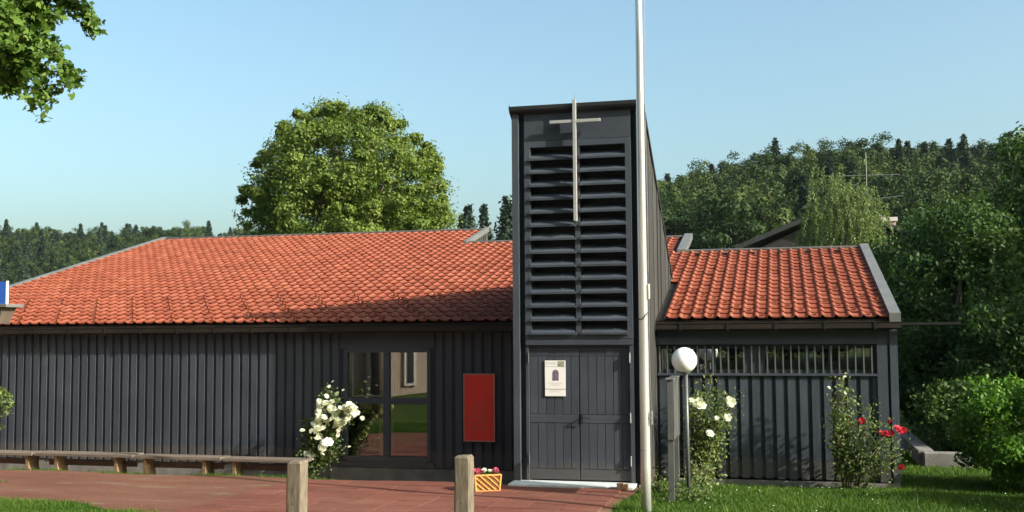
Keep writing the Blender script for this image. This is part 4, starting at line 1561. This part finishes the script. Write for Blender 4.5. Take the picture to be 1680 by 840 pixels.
# ------------------------------------------------------------------ notice roof with blue sign at the left edge
kb = empty('roofed_board', (-6.6, -6, gz(-6.6, -6)), 'small roofed board with a blue sign on top at the left edge', 'notice board')
MB().box(-7.0, -5.85, -6.1, -5.75, 2.84, 2.885).build('roof', M['flash'], kb, bevel=.006)
MB().hexa([(-6.9, -6.05, 2.62), (-6.0, -6.05, 2.62), (-6.0, -5.85, 2.62), (-6.9, -5.85, 2.62), (-6.95, -6.08, 2.839), (-5.93, -6.08, 2.839), (-5.93, -5.8, 2.839), (-6.95, -5.8, 2.839)]).build('fascia', M['fascia'], kb)
MB().box(-6.6, -5.945, -6.0, -5.97, 2.886, 3.19).build('blue_panel', M['blue'], kb)
MB().box(-5.944, -5.926, -6.002, -5.968, 2.886, 3.20).build('edge_strip', M['white'], kb)
for xx in (-6.85, -6.25):
    MB().box(xx, xx + .1, -6.08, -5.98, gz(xx, -6) - .1, 2.549).build('post', M['benchleg'], kb)
MB().box(-6.75, -6.26, -6.05, -6.01, 1.0, 2.2).build('board', M['benchleg'], kb)

# ------------------------------------------------------------------ neighbouring house and antenna
hz = gz(7, 52)
nh = empty('neighbour_house', (7.5, 54, hz), 'house with dark low gable roof half hidden by the weeping tree', 'house')
rp = (7.4, 10.0)
MB().prism_y([(2.6, hz - .3), (12.0, hz - .3), (12.0, 7.75), (7.4, 9.4), (2.6, 7.3)], 51, 60).build('wall', M['house_wall'], nh)
MB().prism_y([(1.6, 7.30), (7.4, 9.65), (12.9, 7.75), (12.9, 8.02), (7.4, 9.95), (1.6, 7.62)], 50.2, 60.6).build('roof', M['house_roof'], nh)
MB().box(10.6, 11.4, 52, 52.8, 8.0, 9.05).build('chimney', mat_plain('pink_chimney', (0.46, 0.30, 0.27), .85, 0, .12, 3), nh)
MB().box(10.5, 11.5, 51.9, 52.9, 9.055, 9.3).build('chimney_cap', M['church_trim'], nh)
for (xa, za) in ((4.5, 5.6), (9.0, 5.6)):
    MB().box(xa, xa + 1.2, 50.95, 50.99, za - .6, za + .7).build('window', M['dark_glass'], nh)
at_ = empty('roof_antenna', (9.8, 53, 9.0), 'thin metal aerial mast with cross rods above the weeping tree', 'antenna')
MB().tube([(9.8, 53, 8.6), (9.8, 53, 13.6)], .03, 6).build('mast', M['flash'], at_)
MB().tube([(7.9, 53, 12.15), (11.7, 53, 12.1)], .025, 6).build('rod', M['flash'], at_)
MB().tube([(9.8, 53, 10.55), (12.0, 53, 10.75)], .025, 6).build('rod', M['flash'], at_)
for k in range(6):
    MB().tube([(8.2 + k * .62, 52.6, 12.13), (8.2 + k * .62, 53.4, 12.13)], .012, 5).build('element', M['flash'], at_)

# ------------------------------------------------------------------ church opposite (seen in the window glass)
ch = empty('church', (-7.6, -13.0, 0), 'pale pink rendered church with lancet windows opposite the hall', 'church')
CR = math.radians(-47)          # its long wall faces the morning sun


def cpart(mb, name, mat, parent):
    """local x runs along the long wall, local y points into the church"""
    c, s_ = math.cos(CR), math.sin(CR)
    mb.v = [(-7.6 + x * -c - y * s_ * -1, -13.0 + x * -s_ + y * -c, z) for x, y, z in mb.v]
    return mb.build(name, mat, parent)


cz = -.6
cpart(MB().box(-9, 14, 0, 9, cz, 6.6), 'wall', M['church'], ch)
cpart(MB().box(-9.25, -8.9, -.25, .15, cz, 6.8), 'corner_pilaster', M['church_trim'], ch)
cpart(MB().prism_x([(-.5, 6.5), (4.5, 12.5), (9.5, 6.5)], -9.4, 14.4), 'roof', M['house_roof'], ch)
for xc in (-5.2, -.75, 3.4, 7.6):
    def lancet(w, z0, z1):
        return [(xc - w, z0), (xc + w, z0), (xc + w, z1)] + [(xc + w * math.cos(t), z1 + w * 1.6 * math.sin(t)) for t in np.linspace(.25, math.pi - .25, 9)] + [(xc - w, z1)]
    wn0 = cpart(MB().prism_y(lancet(.21, .75, 1.95), -.07, -.005), 'window', M['church_trim'], ch)
    cpart(MB().prism_y(lancet(.10, .85, 1.90), -.10, -.075), 'pane', M['dark_glass'], wn0)
for xc in (-3.0, .55, 5.5):
    cpart(MB().box(xc - .2, xc + .2, -.5, -.005, cz, 5.6), 'buttress', M['church_trim'], ch)

# ------------------------------------------------------------------ spruces left of the tower
def conifer_mesh(name, h, r, seed, mat, dens=1.0, size=.5):
    g = np.random.default_rng(seed)
    P, Nn, T = [], [], []
    nt_ = int(26 * dens)
    for k in range(nt_):
        z = h * (.08 + .92 * (k / nt_))
        rr = r * (1 - (z / h)) ** .85 * g.uniform(.78, 1.15) + .05 * r
        nb_ = max(5, int(11 * (1 - .6 * z / h)))
        a0 = g.uniform(0, 6.28)
        for b_ in range(nb_):
            a = a0 + 2 * math.pi * b_ / nb_ + g.normal(0, .18)
            ln = rr * g.uniform(.7, 1.15)
            m_ = max(4, int(20 * dens * (ln / r) + 4))
            t = g.uniform(.1, 1, m_)
            x_ = np.cos(a) * ln * t + g.normal(0, .05 * r, m_)
            y_ = np.sin(a) * ln * t + g.normal(0, .05 * r, m_)
            z_ = z - .32 * ln * t + .10 * ln * t ** 2 + g.normal(0, .012 * h, m_) - .05 * ln
            P.append(np.stack([x_, y_, z_], 1))
            T.append(np.clip(.2 + .5 * t + g.normal(0, .15, m_), 0, 1))
    P = np.concatenate(P)
    V = leaf_quads(P, size, g, nbias=np.array([0, 0, 1.]), bias=.45, aspect=.55, droop=.5)
    me = np_mesh(name, V, np.arange(len(V)), 4, tint=np.concatenate(T))
    me.materials.append(mat)
    return me


def mat_spruce_plain():
    return mat_leaf('leaf_spruce_near', LEAF['spruce'], trans=.15)
M_SP = mat_spruce_plain()
for k, (px, py, Y, rr, lab) in enumerate(((768, 337, 105, 2.7, 'wider left spruce of the pair between linden and tower'), (794, 336, 112, 2.1, 'slim right spruce of the pair between linden and tower'), (832, 322, 100, 3.1, 'spruce half hidden by the left edge of the tower'), (757, 352, 118, 2.0, 'short spruce close behind the right side of the linden'))):
    p = at_y(px, py, Y)
    zb = gz(p[0], Y)
    t = empty('spruce_tree', (p[0], Y, zb), lab, 'tree', 'spruces left of the tower')
    me = conifer_mesh('crown', p[2] - zb, rr * 1.35, 80 + k, M_SP, 2.3, .52)
    o = bpy.data.objects.new('crown', me)
    COL.objects.link(o)
    o.parent = t
    mb = MB().tube([(0, 0, -.3), (0, 0, (p[2] - zb) * .9)], [.22, .03], 8)
    o = bpy.data.objects.new('trunk', mb.mesh('trunk', True))
    o.data.materials.append(M['bark'])
    COL.objects.link(o)
    o.parent = t

# ------------------------------------------------------------------ wooded hills: instanced, one object each
def broad_mesh(name, h, r, seed, mat, n_clump=46, per=130, size=.46):
    g = np.random.default_rng(seed)
    c = np.array([0, 0, h * .60])
    cl = ellipsoid_clumps(c, (r, r, h * .40), n_clump, r * .30, g, (.55, 1.0), -.85)
    P, D, ct = crown_points(cl, per, g)
    V = leaf_quads(P, size, g, nbias=D, bias=.68)
    me = np_mesh(name, V, np.arange(len(V)), 4, tint=np.clip(.45 + ct + g.normal(0, .14, len(P)), 0, 1))
    me.materials.append(mat)
    return me


src = bpy.data.collections.new('forest_sources')
variants = []
for k in range(5):
    me = broad_mesh('broadleaf_%d' % k, 13 + k % 3, 3.6 + .5 * (k % 3), 100 + k, ML['forest'])
    o = bpy.data.objects.new('a_broadleaf_%d' % k, me)
    src.objects.link(o)
for k in range(4):
    me = conifer_mesh('conifer_%d' % k, 16 + k, 3.9 + .3 * k, 120 + k, ML['spruce'], 1.7, .75)
    o = bpy.data.objects.new('b_conifer_%d' % k, me)
    src.objects.link(o)


def scatter(name, pts, scl, rot, vi, label, cat):
    me = bpy.data.meshes.new(name)
    me.vertices.add(len(pts))
    me.vertices.foreach_set('co', np.asarray(pts, dtype=np.float32).ravel())
    for nm, typ, dat in (('sc', 'FLOAT', scl), ('rot', 'FLOAT', rot), ('vi', 'INT', vi)):
        at = me.attributes.new(nm, typ, 'POINT')
        at.data.foreach_set('value', np.asarray(dat, dtype=np.int32 if typ == 'INT' else np.float32))
    me.update()
    o = link(name, me)
    ng = bpy.data.node_groups.new(name + '_scatter', 'GeometryNodeTree')
    ng.interface.new_socket('Geometry', in_out='INPUT', socket_type='NodeSocketGeometry')
    ng.interface.new_socket('Geometry', in_out='OUTPUT', socket_type='NodeSocketGeometry')
    gi = ng.nodes.new('NodeGroupInput')
    gq = ng.nodes.new('NodeGroupOutput')
    ip = ng.nodes.new('GeometryNodeInstanceOnPoints')
    ci = ng.nodes.new('GeometryNodeCollectionInfo')
    ci.inputs['Collection'].default_value = src
    ci.inputs['Separate Children'].default_value = True
    ci.inputs['Reset Children'].default_value = True
    ip.inputs['Pick Instance'].default_value = True

    def attr(nm, typ):
        a = ng.nodes.new('GeometryNodeInputNamedAttribute')
        a.data_type = typ
        a.inputs['Name'].default_value = nm
        return [s for s in a.outputs if s.enabled and s.name == 'Attribute'][0]
    cx = ng.nodes.new('ShaderNodeCombineXYZ')
    ng.links.new(attr('rot', 'FLOAT'), cx.inputs[2])
    er = ng.nodes.new('FunctionNodeEulerToRotation')
    ng.links.new(cx.outputs[0], er.inputs[0])
    ng.links.new(gi.outputs[0], ip.inputs['Points'])
    ng.links.new(ci.outputs[0], ip.inputs['Instance'])
    ng.links.new(attr('vi', 'INT'), ip.inputs['Instance Index'])
    ng.links.new(er.outputs[0], ip.inputs['Rotation'])
    ng.links.new(attr('sc', 'FLOAT'), ip.inputs['Scale'])
    ng.links.new(ip.outputs[0], gq.inputs[0])
    md = o.modifiers.new('scatter', 'NODES')
    md.node_group = ng
    return tag(o, label, cat, kind='stuff')


def forest(name, box, step, mask, conifer_p, label, seed, sc=(.75, 1.15)):
    g = np.random.default_rng(seed)
    x0, x1, y0, y1 = box
    pts = []
    for x in np.arange(x0, x1, step):
        for y in np.arange(y0, y1, step):
            p = (x + g.uniform(-.45, .45) * step, y + g.uniform(-.45, .45) * step)
            pts.append(p)
    A = np.array(pts)
    hz_ = hill_z(A[:, 0], A[:, 1])
    k = mask(A[:, 0], A[:, 1], hz_)
    A = A[k]
    z = ground_z(A[:, 0], A[:, 1])
    n_ = len(A)
    cp = conifer_p(A[:, 0], A[:, 1])
    con = g.uniform(0, 1, n_) < cp
    vi = np.where(con, 5 + g.integers(0, 4, n_), g.integers(0, 5, n_))
    scl = g.uniform(sc[0], sc[1], n_) * np.where(con, .82, 1.0)
    return scatter(name, np.stack([A[:, 0], A[:, 1], z - .6], 1), scl, g.uniform(0, 6.28, n_), vi, label, 'forest')


def view_mask(X, Y):
    dx, dy = X - CAM[0], Y - CAM[1]
    a = np.degrees(np.arctan2(dx, dy))
    return (a > -46) & (a < 18)


forest('hill_forest', (-45, 130, 95, 262), 5.0, lambda X, Y, h: (h > 1.0) & view_mask(X, Y) & (Y < 250) & (X - CAM[0] > -.17 * (Y - CAM[1])), lambda X, Y: np.where((X > 26) & (Y > 170), .62, np.where(X > 8, .22, .08)), 'mixed green wood covering the hillside at the right', 201)
forest('far_forest', (-420, -70, 130, 385), 6.0, lambda X, Y, h: (h > 1.5) & view_mask(X, Y) & (X < -.37 * (Y + 18)), lambda X, Y: np.full(X.shape, .42), 'distant mixed wood along the left skyline', 202, (.62, 1.0))

# unseen tree belt added to dim the front walls, also mirrored in glass
g = np.random.default_rng(203)
bp, bs_ = [], []
for x in np.arange(-36, 54, 4.0):
    for y, sc_ in ((-26.5, .30), (-27.5, .45), (-29, 1.25), (-33, 1.5), (-38, 1.6)):
        if x < -7 and y > -34: continue
        bp.append((x + g.uniform(-1.4, 1.4) + (2 if sc_ == .45 else 0), y + g.uniform(-.8, .8)))
        bs_.append(sc_ * g.uniform(.85, 1.15))
        if sc_ < .5:
            bp.append((x + 1.9 + g.uniform(-.6, .6), y + g.uniform(-.8, .8)))
            bs_.append(sc_ * g.uniform(.85, 1.15))
bp = np.array(bp)
scatter('added_tree_belt', np.stack([bp[:, 0], bp[:, 1], ground_z(bp[:, 0], bp[:, 1]) - .8], 1), np.array(bs_), g.uniform(0, 6.28, len(bp)), g.integers(0, 5, len(bp)), 'added belt of unseen broadleaf trees dimming the sky light on the hall front', 'forest')

# ------------------------------------------------------------------ grass
def grass(name, cells, n_, seed, label, h=(.035, .10)):
    g = np.random.default_rng(seed)
    x0, x1, y0, y1 = cells
    X = g.uniform(x0, x1, n_ * 3)
    Y = g.uniform(y0, y1, n_ * 3)
    return X, Y, g


def grass_object(name, X, Y, g, label, hmin=.03, hmax=.09, w=.006):
    n_ = len(X)
    Z = ground_z(X, Y) + .002
    patch = .5 + .5 * np.sin(X * 2.1 + 1.3 * np.sin(Y * 1.7)) * np.sin(Y * 2.6 + .8 * np.sin(X * 1.1))
    tuft_ = np.clip(np.sin(X * 9.1 + 2 * np.sin(Y * 5.3)) * np.sin(Y * 10.7 + 2 * np.sin(X * 6.1)), 0, 1)
    h = g.uniform(hmin, hmax, n_) * (.55 + .55 * patch + .9 * tuft_ * g.uniform(0, 1, n_))
    a = g.uniform(0, 2 * math.pi, n_)
    lean = g.normal(0, .45, (n_, 2)) * h[:, None]
    dx, dy = np.cos(a) * w, np.sin(a) * w
    V = np.stack([np.stack([X - dx, Y - dy, Z], 1), np.stack([X + dx, Y + dy, Z], 1), np.stack([X + lean[:, 0], Y + lean[:, 1], Z + h], 1)], 1).reshape(-1, 3)
    tint = np.clip(.30 + .3 * patch + .2 * tuft_ + g.normal(0, .2, n_), 0, 1)
    me = np_mesh(name, V, np.arange(len(V)), 3, tint=tint)
    o = link(name, me, None, ML['grass'])
    return tag(o, label, 'grass', kind='stuff')


g = np.random.default_rng(301)
n_ = 150000
X = g.uniform(1.9, 10.5, n_); Y = g.uniform(-6.2, 5.5, n_)
k = ((Y < -.06) | (X > 6.1)) & ~((X < 2.06 + .07 * np.sin(Y * 2.3) + g.normal(0, .03, n_))) & ~((X < 2.25) & (Y > -1.5)) & ~((X > 6.7) & (X < 6.98) & (Y > 2.9))
grass_object('lawn_grass', X[k], Y[k], g, 'short sunlit green lawn in front of the right wing')
n_ = 70000
X = g.uniform(-11, -3.2, n_); Y = g.uniform(-7.5, -3.9, n_)
ed = np.array([lawn_left_edge(x) for x in X])
k = (Y < ed + g.normal(0, .06, n_)) & (X < -3.3 + .2 * np.sin(Y * 3))
Xa, Ya = X[k], Y[k]
n2 = 5000
X2 = g.normal(-9.1, .28, n2); Y2_ = g.normal(-3.15, .10, n2)
Xa = np.concatenate([Xa, X2]); Ya = np.concatenate([Ya, Y2_])
grass_object('lawn_grass', Xa, Ya, g, 'sunlit grass along the near edge of the red path')
nd = 110
Xd = np.concatenate([g.uniform(2.4, 8.5, nd), g.uniform(-9, -4, 14)]); Yd = np.concatenate([g.uniform(-4.2, -.5, nd), g.uniform(-6, -5.2, 14)])
Zd = ground_z(Xd, Yd) + g.uniform(.04, .09, len(Xd))
Vd = leaf_quads(np.stack([Xd, Yd, Zd], 1), .019, g, nbias=np.array([0, -.2, 1.]), bias=.7, aspect=.9)
dm = np_mesh('daisies', Vd, np.arange(len(Vd)), 4, tint=g.uniform(0, 1, len(Xd)))
tag(link('daisies', dm, None, M['petal_white']), 'tiny white daisies dotted through the lawn', 'daisies', kind='stuff')
# weeds at the bench feet
n_ = 2600
X = np.concatenate([g.normal(xl, .18, 260) for xl in (-9.27, -8.66, -7.42, -6.83, -5.66, -5.3, -5.08, -3.98, -4.3, -3.4)])
Y = -1.42 + g.normal(0, .07, len(X))
grass_object('weeds', X, Y, g, 'dry yellowish weeds growing at the feet of the benches', .02, .07)

# ------------------------------------------------------------------ air
hzm = bpy.data.materials.new('air')
hzm.use_nodes = True
hn = hzm.node_tree
hn.nodes.clear()
pv = hn.nodes.new('ShaderNodeVolumePrincipled')
pv.inputs['Color'].default_value = (0.82, 0.90, 1.0, 1)
pv.inputs['Density'].default_value = 0.00006
ho = hn.nodes.new('ShaderNodeOutputMaterial')
hn.links.new(pv.outputs[0], ho.inputs['Volume'])
hz_o = MB().box(-620, 420, -160, 470, -4, 75).build('haze', hzm)
tag(hz_o, 'thin pale morning haze over the valley', 'haze', kind='stuff')
